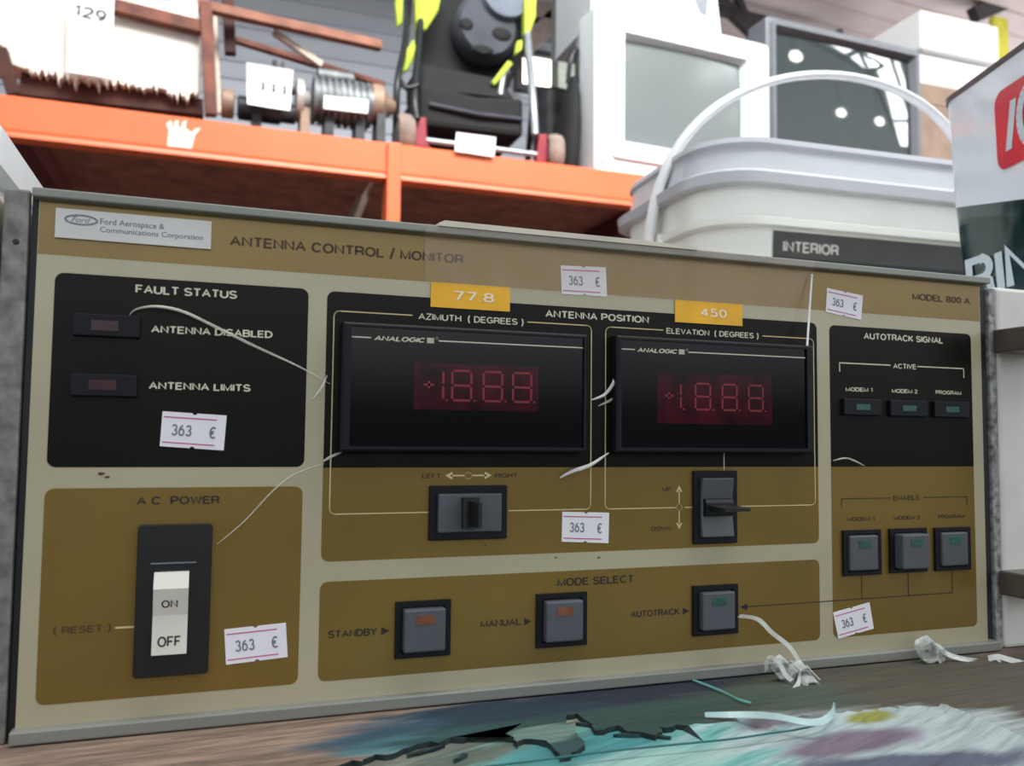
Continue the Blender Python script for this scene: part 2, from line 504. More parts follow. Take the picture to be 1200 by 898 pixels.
# roof skylight strips and pendant lamps of the hall, over its right-hand aisle
m_sky = emit('roof_skylight_pane', (250, 252, 255), 26.0)
m_lampglow = emit('lit_lamp_globe', (255, 250, 240), 40.0)
def skystrip(name, pts, wd):
    f = MB(); P = [Vector((x, y, 3.5)) for x, y in pts]
    d = (P[-1] - P[0]).normalized(); n = Vector((-d.y, d.x, 0)) * wd / 2
    f.loft([[p - n, p + n, p + n + Vector((0, 0, 0.02)), p - n + Vector((0, 0, 0.02))] for p in P])
    o = f.build(name, m_sky); struct(o)
    g = MB()
    for s_ in (-1, 1): g.bar(P[0] + n * s_ * 1.08 + Vector((0, 0, 0.02)), P[-1] + n * s_ * 1.08 + Vector((0, 0, 0.02)), 0.05, 0.08)
    for k in (0.0, 0.62, 1.0):
        c = P[0].lerp(P[-1], k); g.bar(c - n * 1.1, c + n * 1.1, 0.06, 0.06)
    g.build('window_frame', m_steel, o)
skystrip('window_2', [(5.15, -0.30), (5.69, -0.55), (6.5, -1.12), (7.43, -1.84), (8.83, -2.87)], 0.34)
skystrip('window_3', [(4.2, -0.48), (4.79, -0.50), (5.13, -0.56), (5.6, -0.72)], 0.26)
for x, y in ((4.57, -1.11), (6.47, -2.42), (7.24, -2.23)):
    g = MB(); g.lathe((x, y, 3.5), (0, 0, 1), [(0.03, -0.08), (0.075, -0.05), (0.085, 0.0), (0.06, 0.05), (0.02, 0.07)], 20); 
    lo_ = g.build('trim_5', m_lampglow, smooth=50); struct(lo_)
    g = MB(); g.lathe((x, y, 3.5), (0, 0, 1), [(0.008, 0.07), (0.008, 0.9)], 8); g.build('lamp_rod', m_steel, lo_)

# ================================================================== the stained table
def stain_mat(name, base, grain_dark, stains, gang=4):
    m = bpy.data.materials.new(name)
    m.use_nodes = True
    nt = m.node_tree
    N, L = nt.nodes, nt.links
    bs = N['Principled BSDF']
    bs.inputs['Roughness'].default_value = 0.75
    tc = N.new('ShaderNodeTexCoord')
    mp = N.new('ShaderNodeMapping')
    mp.vector_type = 'TEXTURE'
    mp.inputs['Rotation'].default_value = (0, 0, math.radians(gang))
    mp.inputs['Scale'].default_value = (1 / 30, 1 / 330, 1 / 60)
    L.new(tc.outputs['Object'], mp.inputs[0])
    g = N.new('ShaderNodeTexNoise')
    g.inputs['Scale'].default_value = 1.0
    g.inputs['Detail'].default_value = 7
    g.inputs['Roughness'].default_value = 0.65
    L.new(mp.outputs[0], g.inputs['Vector'])
    rp = N.new('ShaderNodeValToRGB')
    rp.color_ramp.elements[0].position = 0.34
    rp.color_ramp.elements[0].color = lin(grain_dark)
    rp.color_ramp.elements[1].position = 0.62
    rp.color_ramp.elements[1].color = lin(base)
    L.new(g.outputs['Fac'], rp.inputs[0])
    cur = rp.outputs[0]
    wz = N.new('ShaderNodeTexNoise')
    wz.inputs['Scale'].default_value = 45
    wz.inputs['Detail'].default_value = 6
    mp2 = N.new('ShaderNodeMapping')
    mp2.vector_type = 'TEXTURE'
    mp2.inputs['Rotation'].default_value = (0, 0, math.radians(gang))
    mp2.inputs['Scale'].default_value = (1 / 0.6, 1 / 2.6, 1)
    L.new(tc.outputs['Object'], mp2.inputs[0])
    L.new(mp2.outputs[0], wz.inputs['Vector'])
    for (cx, cy, rx, ry, ang, rgb, op, edge) in stains:
        mm = N.new('ShaderNodeMapping')
        mm.vector_type = 'TEXTURE'
        mm.inputs['Location'].default_value = (cx, cy, 0)
        mm.inputs['Rotation'].default_value = (0, 0, math.radians(ang))
        mm.inputs['Scale'].default_value = (rx, ry, 1000)
        L.new(tc.outputs['Object'], mm.inputs[0])
        ln = N.new('ShaderNodeVectorMath'); ln.operation = 'LENGTH'
        L.new(mm.outputs[0], ln.inputs[0])
        ad = N.new('ShaderNodeMath'); ad.operation = 'MULTIPLY_ADD'
        ad.inputs[1].default_value = 1.5
        L.new(wz.outputs['Fac'], ad.inputs[0]); L.new(ln.outputs['Value'], ad.inputs[2])
        g2 = N.new('ShaderNodeMath'); g2.operation = 'MULTIPLY_ADD'
        g2.inputs[1].default_value = -0.8
        L.new(g.outputs['Fac'], g2.inputs[0]); L.new(ad.outputs[0], g2.inputs[2])
        mr = N.new('ShaderNodeMapRange')
        mr.inputs['From Min'].default_value = 1.35 - edge
        mr.inputs['From Max'].default_value = 1.35 + edge
        mr.inputs['To Min'].default_value = op
        mr.inputs['To Max'].default_value = 0
        L.new(g2.outputs[0], mr.inputs['Value'])
        mx = N.new('ShaderNodeMix'); mx.data_type = 'RGBA'
        L.new(mr.outputs['Result'], mx.inputs[0])
        L.new(cur, mx.inputs[6])
        mx.inputs[7].default_value = lin(rgb)
        cur = mx.outputs[2]
    mu = N.new('ShaderNodeMix'); mu.data_type = 'RGBA'; mu.blend_type = 'MULTIPLY'
    mu.inputs[0].default_value = 0.6
    L.new(cur, mu.inputs[6])
    rg = N.new('ShaderNodeValToRGB')
    rg.color_ramp.elements[0].position = 0.3; rg.color_ramp.elements[0].color = (0.35, 0.35, 0.35, 1)
    rg.color_ramp.elements[1].position = 0.6
    L.new(g.outputs['Fac'], rg.inputs[0])
    L.new(rg.outputs[0], mu.inputs[7])
    L.new(mu.outputs[2], bs.inputs['Base Color'])
    bp = N.new('ShaderNodeBump'); bp.inputs['Strength'].default_value = 0.5; bp.inputs['Distance'].default_value = 0.0012
    L.new(g.outputs['Fac'], bp.inputs['Height'])
    L.new(bp.outputs[0], bs.inputs['Normal'])
    return m
def st(px, py, rx, ry, ang, rgb, op=0.9, edge=0.25):
    p = atz(px, py, ZT)
    return (p.x, p.y, rx, ry, ang, rgb, op, edge)
m_ply = stain_mat('stained_plywood_veneer', (150, 128, 112), (112, 92, 80), [
    st(1130, 790, 0.16, 0.042, -10, (72, 68, 54), 0.96, 0.3),
    st(1000, 800, 0.10, 0.03, -10, (68, 66, 52), 0.95, 0.3),
    st(560, 845, 0.055, 0.020, 8, (40, 80, 104), 0.95, 0.2),
    st(520, 866, 0.036, 0.011, 12, (86, 140, 150), 0.85, 0.2),
    st(700, 850, 0.075, 0.036, 0, (32, 68, 70), 0.97, 0.25),
    st(830, 838, 0.075, 0.026, -8, (36, 66, 60), 0.95, 0.25),
    st(640, 826, 0.060, 0.014, 2, (18, 44, 62), 0.95, 0.25),
    st(760, 808, 0.055, 0.014, 2, (14, 26, 46), 0.95, 0.25),  # dark blue stain, with the shadow at the instrument's foot painted in
    st(640, 862, 0.018, 0.008, 20, (110, 138, 128), 0.8, 0.2),
    st(1190, 850, 0.10, 0.05, -20, (76, 70, 58), 0.95, 0.3),
    st(1080, 850, 0.055, 0.020, -20, (160, 172, 172), 0.9, 0.3),
    st(985, 842, 0.020, 0.006, 0, (120, 124, 112), 0.7, 0.3),
    st(1022, 834, 0.011, 0.003, 0, (140, 142, 30), 0.9, 0.25),
    st(930, 815, 0.03, 0.02, -10, (58, 78, 66), 0.7, 0.3),
])
m_lower = stain_mat('stained_lower_ply', (136, 138, 126), (84, 82, 74), [
    st(600, 875, 0.05, 0.016, 10, (84, 100, 90), 0.8, 0.3),
    st(800, 880, 0.085, 0.035, 10, (108, 178, 172), 0.95, 0.3),
    st(700, 868, 0.035, 0.012, 12, (52, 128, 136), 0.8, 0.3),
    st(760, 892, 0.05, 0.012, 10, (160, 192, 184), 0.75, 0.35),
    st(1080, 858, 0.075, 0.045, -20, (168, 182, 184), 0.95, 0.25),
    st(1000, 864, 0.030, 0.009, 2, (104, 80, 102), 0.85, 0.3),
    st(1075, 890, 0.045, 0.010, -8, (72, 76, 98), 0.92, 0.25),
    st(1022, 838, 0.011, 0.004, 0, (140, 142, 30), 0.9, 0.25),
    st(915, 842, 0.02, 0.006, 0, (84, 52, 72), 0.8, 0.3),
], 20)
table = thing('table', (0.45, 0.2, ZF), 'paint-stained plywood table carrying the instrument and the paint buckets', 'table')
VT = 0.0020
b = MB()
b.box(-0.6, 1.5, -0.5, 0.9, ZT - 0.03, ZT - VT)
b.build('table_top', m_lower, table)
# upper veneer with a torn jagged front edge
edge_px = [(-400, 940), (200, 960), (380, 905), (440, 884), (452, 885), (480, 876), (520, 868), (575, 858), (612, 848), (598, 856), (586, 860), (602, 864), (606, 872), (622, 866), (640, 868), (648, 876), (656, 887), (668, 885), (680, 877), (684, 868), (676, 860), (664, 848),
           (664, 838), (676, 836), (690, 846), (698, 856), (712, 853), (724, 850), (735, 857), (752, 858), (768, 862), (776, 858), (772, 852), (800, 850), (850, 846), (880, 842), (905, 843), (940, 838), (970, 836), (1010, 834), (1060, 828), (1110, 826), (1150, 842), (1210, 868), (1300, 900), (1500, 960)]
random.seed(3)
ep = []
for i, q in enumerate(edge_px):
    p = atz(q[0], q[1], ZT); p.z = ZT
    ep.append(p)
ep2 = [ep[0]]
for p, q in zip(ep, ep[1:]):
    L_ = (q - p).length
    n = max(1, min(14, int(L_ / 0.0022))) if L_ < 0.1 else 1
    for k in range(1, n + 1):
        t = p.lerp(q, k / n)
        if k < n: t += Vector((random.uniform(-0.0009, 0.0009), random.uniform(-0.0019, 0.0019), 0))
        ep2.append(t)
loop = ep2 + [Vector((1.5, 0.9, ZT)), Vector((-0.6, 0.9, ZT))]
b = MB()
XR = atz(800, 850, ZT).x                     # left of here the veneer is torn off, right of here it is worn down to a feather edge
nl = len(loop)
def feather(i):
    p = loop[i]
    if not (p.x > XR and p.y < 0.1): return Vector()
    d = (loop[min(i + 4, nl - 1)] - loop[max(i - 4, 0)]).normalized()
    return Vector((d.y, -d.x, 0)) * 0.012
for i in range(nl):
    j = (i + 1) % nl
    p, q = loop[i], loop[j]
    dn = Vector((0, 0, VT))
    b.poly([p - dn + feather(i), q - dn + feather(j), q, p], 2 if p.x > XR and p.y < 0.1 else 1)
b.poly(loop, 0)
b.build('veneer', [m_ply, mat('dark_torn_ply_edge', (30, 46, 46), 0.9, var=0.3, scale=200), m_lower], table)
# loose splinters along the tear
rnd = random.Random(21)
for px, py, ln, a_ in ((500, 876, 0.016, 22), (604, 859, 0.010, -30), (645, 870, 0.009, -50), (690, 846, 0.010, -35), (735, 858, 0.010, -20), (772, 859, 0.009, -45), (540, 884, 0.008, 40)):
    p = atz(px, py, ZT); p.z = ZT - VT
    u_ = Vector((math.cos(math.radians(a_)), math.sin(math.radians(a_)), 0)); n_ = Vector((-u_.y, u_.x, 0))
    f = MB()
    pr = [p - u_ * ln / 2, p - u_ * ln * 0.1 + n_ * 0.0009, p + u_ * ln * 0.3 + n_ * 0.0007, p + u_ * ln / 2, p + u_ * ln * 0.2 - n_ * 0.0007, p - u_ * ln * 0.2 - n_ * 0.0006]
    f.loft([pr, [v + Vector((rnd.uniform(-.0006, .0006), rnd.uniform(-.0006, .0006), 0.0010 + 0.0006 * rnd.random())) for v in pr]])
    f.build('splinter', mat('dark_stained_splinter', (30, 56, 58), 0.9, var=0.3, scale=200), table)
for sx in (-0.5, 1.4):
    for sy in (-0.42, 0.82):
        b = MB(); b.box(sx - 0.03, sx + 0.03, sy - 0.03, sy + 0.03, ZF, ZT - 0.03); b.build('leg', M_TABLEDARK, table)

# ================================================================== the instrument
PW, PH = 0.4395, 0.1836
unit = thing('control_unit', (PW / 2, 0.1, ZT), 'gold and beige antenna control monitor with two dark digital readouts, standing on the stained table', 'control unit')
mm_ = 0.001
def pj(v, c, t):          # front-plane reading -> coordinate on a plane t metres in front of it
    return c + (v - c) * (0.33821 - t) / 0.33821
def pjx(x, t): return pj(x * mm_, CAM.x, t)
def pjz(z, t): return pj(z * mm_, CAM.z, t)

b = MB()
b.box(-0.0026, 0.4456, 0.0025, 0.30, -0.0035, 0.1858)
b.build('chassis', M_CHASSIS, unit)
b = MB(); b.box(-0.0018, 0.4428, -0.0042, 0.004, 0.1838, 0.1872); b.box(-0.0018, 0.4428, 0.004, 0.30, 0.1860, 0.1872)
b.build('top_trim', M_ALU, unit, bevel=0.0006)
b = MB(); b.box(-0.0012, 0.4440, -0.0042, 0.004, -0.0050, -0.0004)
b.build('bottom_trim', M_ALU, unit, bevel=0.0006)

# printed front panel: one mesh, printing in its materials
b = MB()
BE, GO, DK, IW, IG, ID, IB = range(7)
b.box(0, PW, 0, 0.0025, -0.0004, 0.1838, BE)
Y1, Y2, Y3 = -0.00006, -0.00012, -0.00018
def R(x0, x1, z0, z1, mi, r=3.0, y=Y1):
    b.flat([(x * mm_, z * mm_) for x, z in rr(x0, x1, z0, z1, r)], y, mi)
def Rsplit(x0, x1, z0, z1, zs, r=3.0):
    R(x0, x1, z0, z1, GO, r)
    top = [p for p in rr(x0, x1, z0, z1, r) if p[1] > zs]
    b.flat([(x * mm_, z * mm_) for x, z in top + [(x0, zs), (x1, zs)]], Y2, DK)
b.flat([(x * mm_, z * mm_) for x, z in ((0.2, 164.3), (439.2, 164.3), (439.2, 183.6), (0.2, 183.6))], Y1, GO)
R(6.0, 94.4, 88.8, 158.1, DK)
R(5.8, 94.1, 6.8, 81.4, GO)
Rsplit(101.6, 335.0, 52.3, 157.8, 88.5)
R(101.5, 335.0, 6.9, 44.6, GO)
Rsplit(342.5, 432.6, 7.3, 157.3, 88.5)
def T(t, x0, x1, z, cap, mi, bold=0.02, sh=0, y=Y3):
    b.text(t, x0 * mm_, x1 * mm_, z * mm_, (z + cap) * mm_, y, mi, bold, sh)
def LN(pts, wd, mi, y=Y3): b.line([(x * mm_, z * mm_) for x, z in pts], wd * mm_, y, mi)
def TRI(pts, mi): b.flat([(x * mm_, z * mm_) for x, z in pts], Y3, mi)
T('ANTENNA CONTROL / MONITOR', 64.6, 157.0, 172.6, 4.2, IB)
T('MODEL 800 A', 394.3, 432.8, 172.9, 3.6, IB)
T('FAULT STATUS', 32.4, 67.9, 152.3, 3.3, IW)
T('ANTENNA DISABLED', 38.2, 81.3, 138.0, 2.9, IW)
T('ANTENNA LIMITS', 38.1, 73.8, 117.2, 2.9, IW)
T('A C  POWER', 35.5, 63.9, 75.1, 3.2, ID)
T('( RESET )', 10.4, 28.7, 30.7, 2.6, IB, 0.01)
LN([(30.3, 31.8), (37, 31.8)], 0.7, IG)
T('ANTENNA POSITION', 193.8, 243.7, 152.6, 3.3, IW)
T('AZIMUTH  ( DEGREES )', 138.3, 183.9, 148.5, 2.8, IW, 0.01)
T('ELEVATION  ( DEGREES )', 252.6, 301.7, 148.5, 2.7, IW, 0.01)
def bracket(x0, x1, zt, zb, g0, g1, h0, h1, mi, r=2.2, wd=0.45):
    a = [(g0, zt), (x0 + r, zt)] + [(x0 + r + r * math.cos(math.radians(t)), zt - r + r * math.sin(math.radians(t))) for t in range(100, 181, 20)]
    a += [(x0 + r + r * math.cos(math.radians(t)), zb + r + r * math.sin(math.radians(t))) for t in range(180, 271, 22)] + [(h0, zb)]
    c = [(g1, zt), (x1 - r, zt)] + [(x1 - r + r * math.cos(math.radians(t)), zt - r + r * math.sin(math.radians(t))) for t in range(80, -1, -20)]
    c += [(x1 - r + r * math.cos(math.radians(t)), zb + r + r * math.sin(math.radians(t))) for t in range(0, -91, -22)] + [(h1, zb)]
    LN(a, wd, mi); LN(c, wd, mi)
bracket(104.4, 215.5, 150.1, 70.5, 135.7, 185.7, 144, 178, IG)
bracket(222.4, 333.0, 150.0, 70.4, 250.9, 304.0, 257, 291, IG)
LN([(262, 70.4), (267, 70.4)], 0.45, IG)
LN([(282.5, 95), (282.5, 87)], 0.5, IW)
T('LEFT', 140.9, 148.6, 84.2, 1.9, ID, 0.0)
T('RIGHT', 171.9, 181.7, 84.2, 1.9, ID, 0.0)
def ring(cx, cz, r, wd, mi): LN([(cx + r * math.cos(2 * PI * k / 16), cz + r * math.sin(2 * PI * k / 16)) for k in range(17)], wd, mi)
LN([(153, 85.2), (159.0, 85.2)], 0.6, IG); LN([(161.8, 85.2), (168, 85.2)], 0.6, IG); ring(160.4, 85.2, 1.4, 0.42, IG)
TRI([(150.6, 85.2), (153.6, 86.8), (153.6, 83.6)], IG); TRI([(170.4, 85.2), (167.4, 86.8), (167.4, 83.6)], IG)
T('UP', 250.6, 254.8, 77.7, 1.9, ID, 0.0)
T('DOWN', 245.0, 254.9, 60.4, 1.9, ID, 0.0)
LN([(259, 78), (259, 71.9)], 0.6, IG); LN([(259, 69.1), (259, 63)], 0.6, IG); ring(259, 70.5, 1.4, 0.42, IG)
TRI([(259, 80.4), (260.6, 77.4), (257.4, 77.4)], IG); TRI([(259, 60.6), (260.6, 63.6), (257.4, 63.6)], IG)
T('MODE SELECT', 200.2, 236.1, 38.2, 3.5, ID)
T('STANDBY', 105.0, 123.9, 23.0, 3.0, ID); TRI([(125.6, 22.9), (125.6, 26.1), (129.0, 24.5)], ID)
T('MANUAL', 166.4, 183.8, 23.2, 3.0, ID); TRI([(185.4, 22.9), (185.4, 26.1), (188.7, 24.5)], ID)
T('AUTOTRACK', 234.9, 259.0, 23.1, 3.0, ID); TRI([(260.8, 22.9), (260.8, 26.1), (264.0, 24.5)], ID)
LN([(293, 24.6), (416.5, 24.9)], 0.45, ID); TRI([(290.6, 24.6), (294.4, 26.2), (294.4, 23.0)], ID)
for xx in (359.7, 388.3, 416.5): LN([(xx, 24.8), (xx, 36.5)], 0.45, ID)
T('AUTOTRACK SIGNAL', 363.2, 413.5, 151.3, 3.4, IW)
T('ACTIVE', 381.3, 395.7, 137.4, 2.7, IW, 0.01)
LN([(348.3, 134.9), (348.3, 139.0), (379.3, 139.0)], 0.55, IW); LN([(396.8, 139.0), (427.2, 139.0), (427.2, 134.4)], 0.55, IW)
for t, x0, x1 in (('MODEM 1', 351.7, 368.1), ('MODEM 2', 380.0, 396.4), ('PROGRAM', 408.2, 425.2)):
    T(t, x0, x1, 125.2, 2.1, IW, 0.01)
    T(t, x0, x1, 62.2, 2.0, ID, 0.01)
T('ENABLE', 379.9, 396.5, 71.7, 2.6, ID, 0.0)
LN([(348.4, 69.3), (348.4, 73.0), (378.2, 73.0)], 0.45, ID); LN([(398.8, 73.0), (427.4, 73.0), (427.4, 69.4)], 0.45, ID)
# old scuffs and rust spots on the paint
for (x, z_, r_) in ((199.5, 50.4, 0.5), (219.5, 49.6, 0.6), (23.5, 86.5, 0.9), (25.5, 85.3, 0.7), (207, 80.2, 0.35), (168, 56.6, 0.5)):
    b.flat([(x * mm_ + r_ * mm_ * (1.3 + 0.4 * math.sin(k * 2.1)) * math.cos(k * PI / 5), z_ * mm_ + 0.6 * r_ * mm_ * math.sin(k * PI / 5)) for k in range(10)], Y3, IB)
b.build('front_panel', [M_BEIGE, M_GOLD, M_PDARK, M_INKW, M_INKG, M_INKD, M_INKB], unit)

# maker's nameplate with oval emblem
b = MB()
def NP(x, z): return Vector((x * mm_, -0.0012, z * mm_))
b.obox(Vector((0.0317, -0.0006, 0.1758)), Vector((0.0262, 0, 0)), Vector((0, 0.0006, 0)), Vector((0, 0, 0.0053)), 0)
y = -0.00128
b.text('Ford Aerospace &', 0.0200, 0.0415, 0.1758, 0.1786, y, 1, 0.005)
b.text('Communications Corporation', 0.0200, 0.0551, 0.1730, 0.1756, y, 1, 0.005)
pts = [(0.0138 + 0.0053 * math.cos(k * PI / 16), 0.1774 + 0.0018 * math.sin(k * PI / 16)) for k in range(33)]
b.line(pts, 0.00032, y, 1)
pts = [(0.0138 + 0.0048 * math.cos(k * PI / 16), 0.1774 + 0.0014 * math.sin(k * PI / 16)) for k in range(33)]
b.line(pts, 0.00016, y, 1)
b.text('Ford', 0.0106, 0.0168, 0.1765, 0.1784, y, 1, 0.0, 0.35)
tag(b.build('nameplate', [M_PLATE, M_GINK], unit), 'silver nameplate with an oval emblem')

# digital readouts
def readout(x0, x1, z0, z1, sx0, sx1, sz0, sz1, tx, lx, dig, reg):
    D = 0.0070
    f = MB()
    o_ = [(x0, z0), (x1, z0), (x1, z1), (x0, z1)]
    i_ = [(sx0, sz0), (sx1, sz0), (sx1, sz1), (sx0, sz1)]
    e = 0.0008
    f.loft([[(x, 0, z) for x, z in o_], [(x, -D + e, z) for x, z in o_],
            [(x + (e if x == x0 else -e), -D, z + (e if z == z0 else -e)) for x, z in o_],
            [(x, -D, z) for x, z in i_], [(x, -D + 0.0012, z) for x, z in i_]], 0, cap0=False, cap1=False)
    fo = f.build('readout_bezel', M_BLACKM, unit)
    s = MB()
    ys = -D + 0.0010
    s.flat([(sx0, sz0), (sx1, sz0), (sx1, sz1), (sx0, sz1)], ys, 0)
    zl = sz1 - 0.0041
    s.line([(sx0 + 0.0004, zl), (tx[0] - 0.0013, zl)], 0.0005, ys - 0.00006, 1)
    s.line([(tx[1] + 0.0021, zl), (sx1 - 0.0004, zl)], 0.0005, ys - 0.00006, 1)
    xe = tx[1] - 0.0036
    s.text('ANALOGIC', tx[0], xe, zl - 0.0011, zl + 0.0010, ys - 0.00006, 1, 0.03, 0.25)
    for k in range(4): s.flat([(xe + 0.0007, zl - 0.0011 + k * 0.00056), (tx[1], zl - 0.0011 + k * 0.00056), (tx[1], zl - 0.00066 + k * 0.00056), (xe + 0.0007, zl - 0.00066 + k * 0.00056)], ys - 0.00006, 1)
    ring_ = [(tx[1] + 0.0012 + 0.0005 * math.cos(k * PI / 6), zl + 0.0010 + 0.0005 * math.sin(k * PI / 6)) for k in range(13)]
    s.line(ring_, 0.00025, ys - 0.00006, 1)
    so = s.build('readout_screen', [M_SCREEN, M_INKW], fo)
    # the unlit red figure block
    s = MB()
    s.flat([(reg[0], reg[2]), (reg[1], reg[2]), (reg[1], reg[3]), (reg[0], reg[3])], ys - 0.00004, 0)
    seg = 0.0009
    for (dx, dw, dz0, dz1, kind) in dig:
        yy = ys - 0.0001
        zm = (dz0 + dz1) / 2
        def H(a, c, zz): s.flat([(a + seg * 0.6, zz - seg / 2), (c - seg * 0.6, zz - seg / 2), (c - seg * 0.6, zz + seg / 2), (a + seg * 0.6, zz + seg / 2)], yy, 1)
        def V(xx, a, c): s.flat([(xx - seg / 2, a + seg * 0.6), (xx + seg / 2, a + seg * 0.6), (xx + seg / 2, c - seg * 0.6), (xx - seg / 2, c - seg * 0.6)], yy, 1)
        if kind == '8':
            for zz in (dz0, zm, dz1): H(dx, dx + dw, zz)
            for xx in (dx, dx + dw):
                V(xx, dz0, zm); V(xx, zm, dz1)
        elif kind == '1':
            V(dx + dw, dz0, zm); V(dx + dw, zm, dz1)
            H(dx, dx + dw * 0.62, zm)
            V(dx + dw * 0.31, zm - 0.002, zm + 0.002)
        s.flat([(dx + dw + 0.0011, dz0 - 0.0004), (dx + dw + 0.0019, dz0 - 0.0004), (dx + dw + 0.0019, dz0 + 0.0004), (dx + dw + 0.0011, dz0 + 0.0004)], yy, 1)
    s.build('figure_block', [M_SCRED, M_SEG], fo)
    return fo
def q(v): return pjx(v, 0.006)
def qz(v): return pjz(v, 0.006)
readout(0.1072, 0.2108, 0.0950, 0.1452, 0.1104, 0.2091, 0.0970, 0.1436, (q(120.4), q(145.0)), None,
        [(q(140.5), 0.0085, qz(116.0), qz(128.2), '1'), (q(153), 0.0080, qz(116.0), qz(128.2), '8'), (q(166.5), 0.0080, qz(116.0), qz(128.2), '8'), (q(179.5), 0.0080, qz(116.0), qz(128.2), '8')],
        (q(137), q(191), qz(112), qz(131)))
readout(0.2246, 0.3276, 0.0950, 0.1457, 0.2268, 0.3238, 0.0972, 0.1440, (q(238.0), q(262.0)), None,
        [(q(251.4), 0.0085, qz(114.6), qz(126.4), '1'), (q(267.7), 0.0076, qz(114.6), qz(126.4), '8'), (q(281.9), 0.0076, qz(114.6), qz(126.4), '8'), (q(296.2), 0.0076, qz(114.6), qz(126.4), '8')],
        (q(248), q(309), qz(108), qz(131)))

# indicator lamps
def lamp(x0, x1, z0, z1, lx0, lx1, lz0, lz1, lm, lab):
    f = MB()
    f.box(x0 * mm_, x1 * mm_, -0.0022, 0, z0 * mm_, z1 * mm_)
    fo = f.build('indicator_lamp', M_BLACKM, unit, bevel=0.0004)
    s = MB(); s.box(lx0 * mm_, lx1 * mm_, -0.0024, -0.0020, lz0 * mm_, lz1 * mm_)
    tag(s.build('lamp_lens', lm, fo), lab)
lamp(12.5, 34.6, 135.7, 143.7, 18.5, 27.5, 137.7, 141.4, M_LAMPR, 'dark red lens')
lamp(12.6, 34.3, 114.2, 122.1, 18.5, 27.5, 116.4, 120.0, M_LAMPR, 'dark red lens')
for x0, x1 in ((349.1, 371.8), (377.4, 400.8), (405.6, 428.4)):
    xm = (x0 + x1) / 2
    lamp(x0, x1, 113.6, 121.6, xm - 4.3, xm + 4.3, 116.2, 119.0, M_LAMPG, 'dull green lens')

# circuit breaker power switch
f = MB()
f.prism([(x * mm_, z * mm_) for x, z in rr(36.4, 61.8, 13.8, 68.2, 1.4)], -0.002, 0)
brk = f.build('power_switch', M_BLACK, unit, bevel=0.0004)
f = MB()
X0, X1 = 0.0425, 0.0542
prof = [(-0.001, 0.0223), (-0.0052, 0.0223), (-0.0042, 0.0360), (-0.0068, 0.0458), (-0.0040, 0.0512), (-0.001, 0.0512)]
f.loft([[(X0, y, z) for y, z in prof], [(X1, y, z) for y, z in prof]], 0)
def fon(x, z):
    t = (z - 0.0360) / 0.0098
    return (x, -0.0042 - 0.0026 * t - 0.0001, z)
def foff(x, z):
    t = (z - 0.0223) / 0.0137
    return (x, -0.0052 + 0.0010 * t - 0.0001, z)
f.text('ON', 0.0453, 0.0508, 0.0388, 0.0417, 0, 1, 0.01, fr=fon)
f.text('OFF', 0.0444, 0.0520, 0.0250, 0.0288, 0, 1, 0.01, fr=foff)
tag(f.build('rocker', [M_WHITEP, M_INKD], brk), 'white rocker lettered on and off')
f = MB(); f.box(0.0411, 0.0565, -0.0023, -0.0019, 0.0540, 0.0545)
f.build('white_line', M_GINK, brk)

# joystick style rocker switches
def lever_switch(x0, x1, z0, z1, horiz):
    f = MB()
    fr_ = 0.0032
    f.box(x0, x1, -0.0018, 0, z0, z1)
    fo = f.build('lever_switch', M_BLACKM, unit, bevel=0.0005)
    f = MB()
    a0, a1, c0, c1 = x0 + fr_, x1 - fr_, z0 + fr_, z1 - fr_
    xm, zm = (x0 + x1) / 2, (z0 + z1) / 2
    if horiz:
        prof = [(a0, -0.001), (a0, -0.0042), (xm - 0.004, -0.0028), (xm + 0.004, -0.0028), (a1, -0.0042), (a1, -0.001)]
        f.loft([[(x, y, zz) for x, y in prof] for zz in (c0, c1)], 0)
    else:
        prof = [(c0, -0.001), (c0, -0.0042), (zm - 0.004, -0.0028), (zm + 0.004, -0.0028), (c1, -0.0042), (c1, -0.001)]
        f.loft([[(xx, y, z) for z, y in prof] for xx in (a0, a1)], 0)
    f.build('rocker_plate', M_KEY, fo, bevel=0.0006)
    f = MB()
    if horiz:
        f.loft([[(xm - w_, y, c0 + 0.0018), (xm + w_, y, c0 + 0.0018), (xm + w_, y, c1 - 0.0015), (xm - w_, y, c1 - 0.0015)] for w_, y in ((0.0036, -0.002), (0.0034, -0.005), (0.0022, -0.0058))], 0)
        f.loft([[(xm - w_, y, c0 + 0.003), (xm + w_, y, c0 + 0.003), (xm + w_, y, c1 - 0.0028), (xm - w_, y, c1 - 0.0028)] for w_, y in ((0.0012, -0.0055), (0.0007, -0.017))], 0)
    else:
        f.loft([[(a0 + 0.001, y, zm - w_), (a1 - 0.001, y, zm - w_), (a1 - 0.001, y, zm + w_), (a0 + 0.001, y, zm + w_)] for w_, y in ((0.0042, -0.002), (0.0036, -0.0044), (0.0022, -0.0052))], 0)
        f.loft([[(a0 + 0.0022, y, zm - w_), (a1 - 0.0012, y, zm - w_), (a1 - 0.0012, y, zm + w_), (a0 + 0.0022, y, zm + w_)] for w_, y in ((0.0012, -0.005), (0.0007, -0.018))], 0)
    tag(f.build('lever', M_BLACK, fo), 'thin black lever')
lever_switch(pjx(144.3, .0018), pjx(177.6, .0018), pjz(59.0, .0018), pjz(81.1, .0018), True)
lever_switch(pjx(266.8, .0018), pjx(289.8, .0018), pjz(53.7, .0018), pjz(86.8, .0018), False)

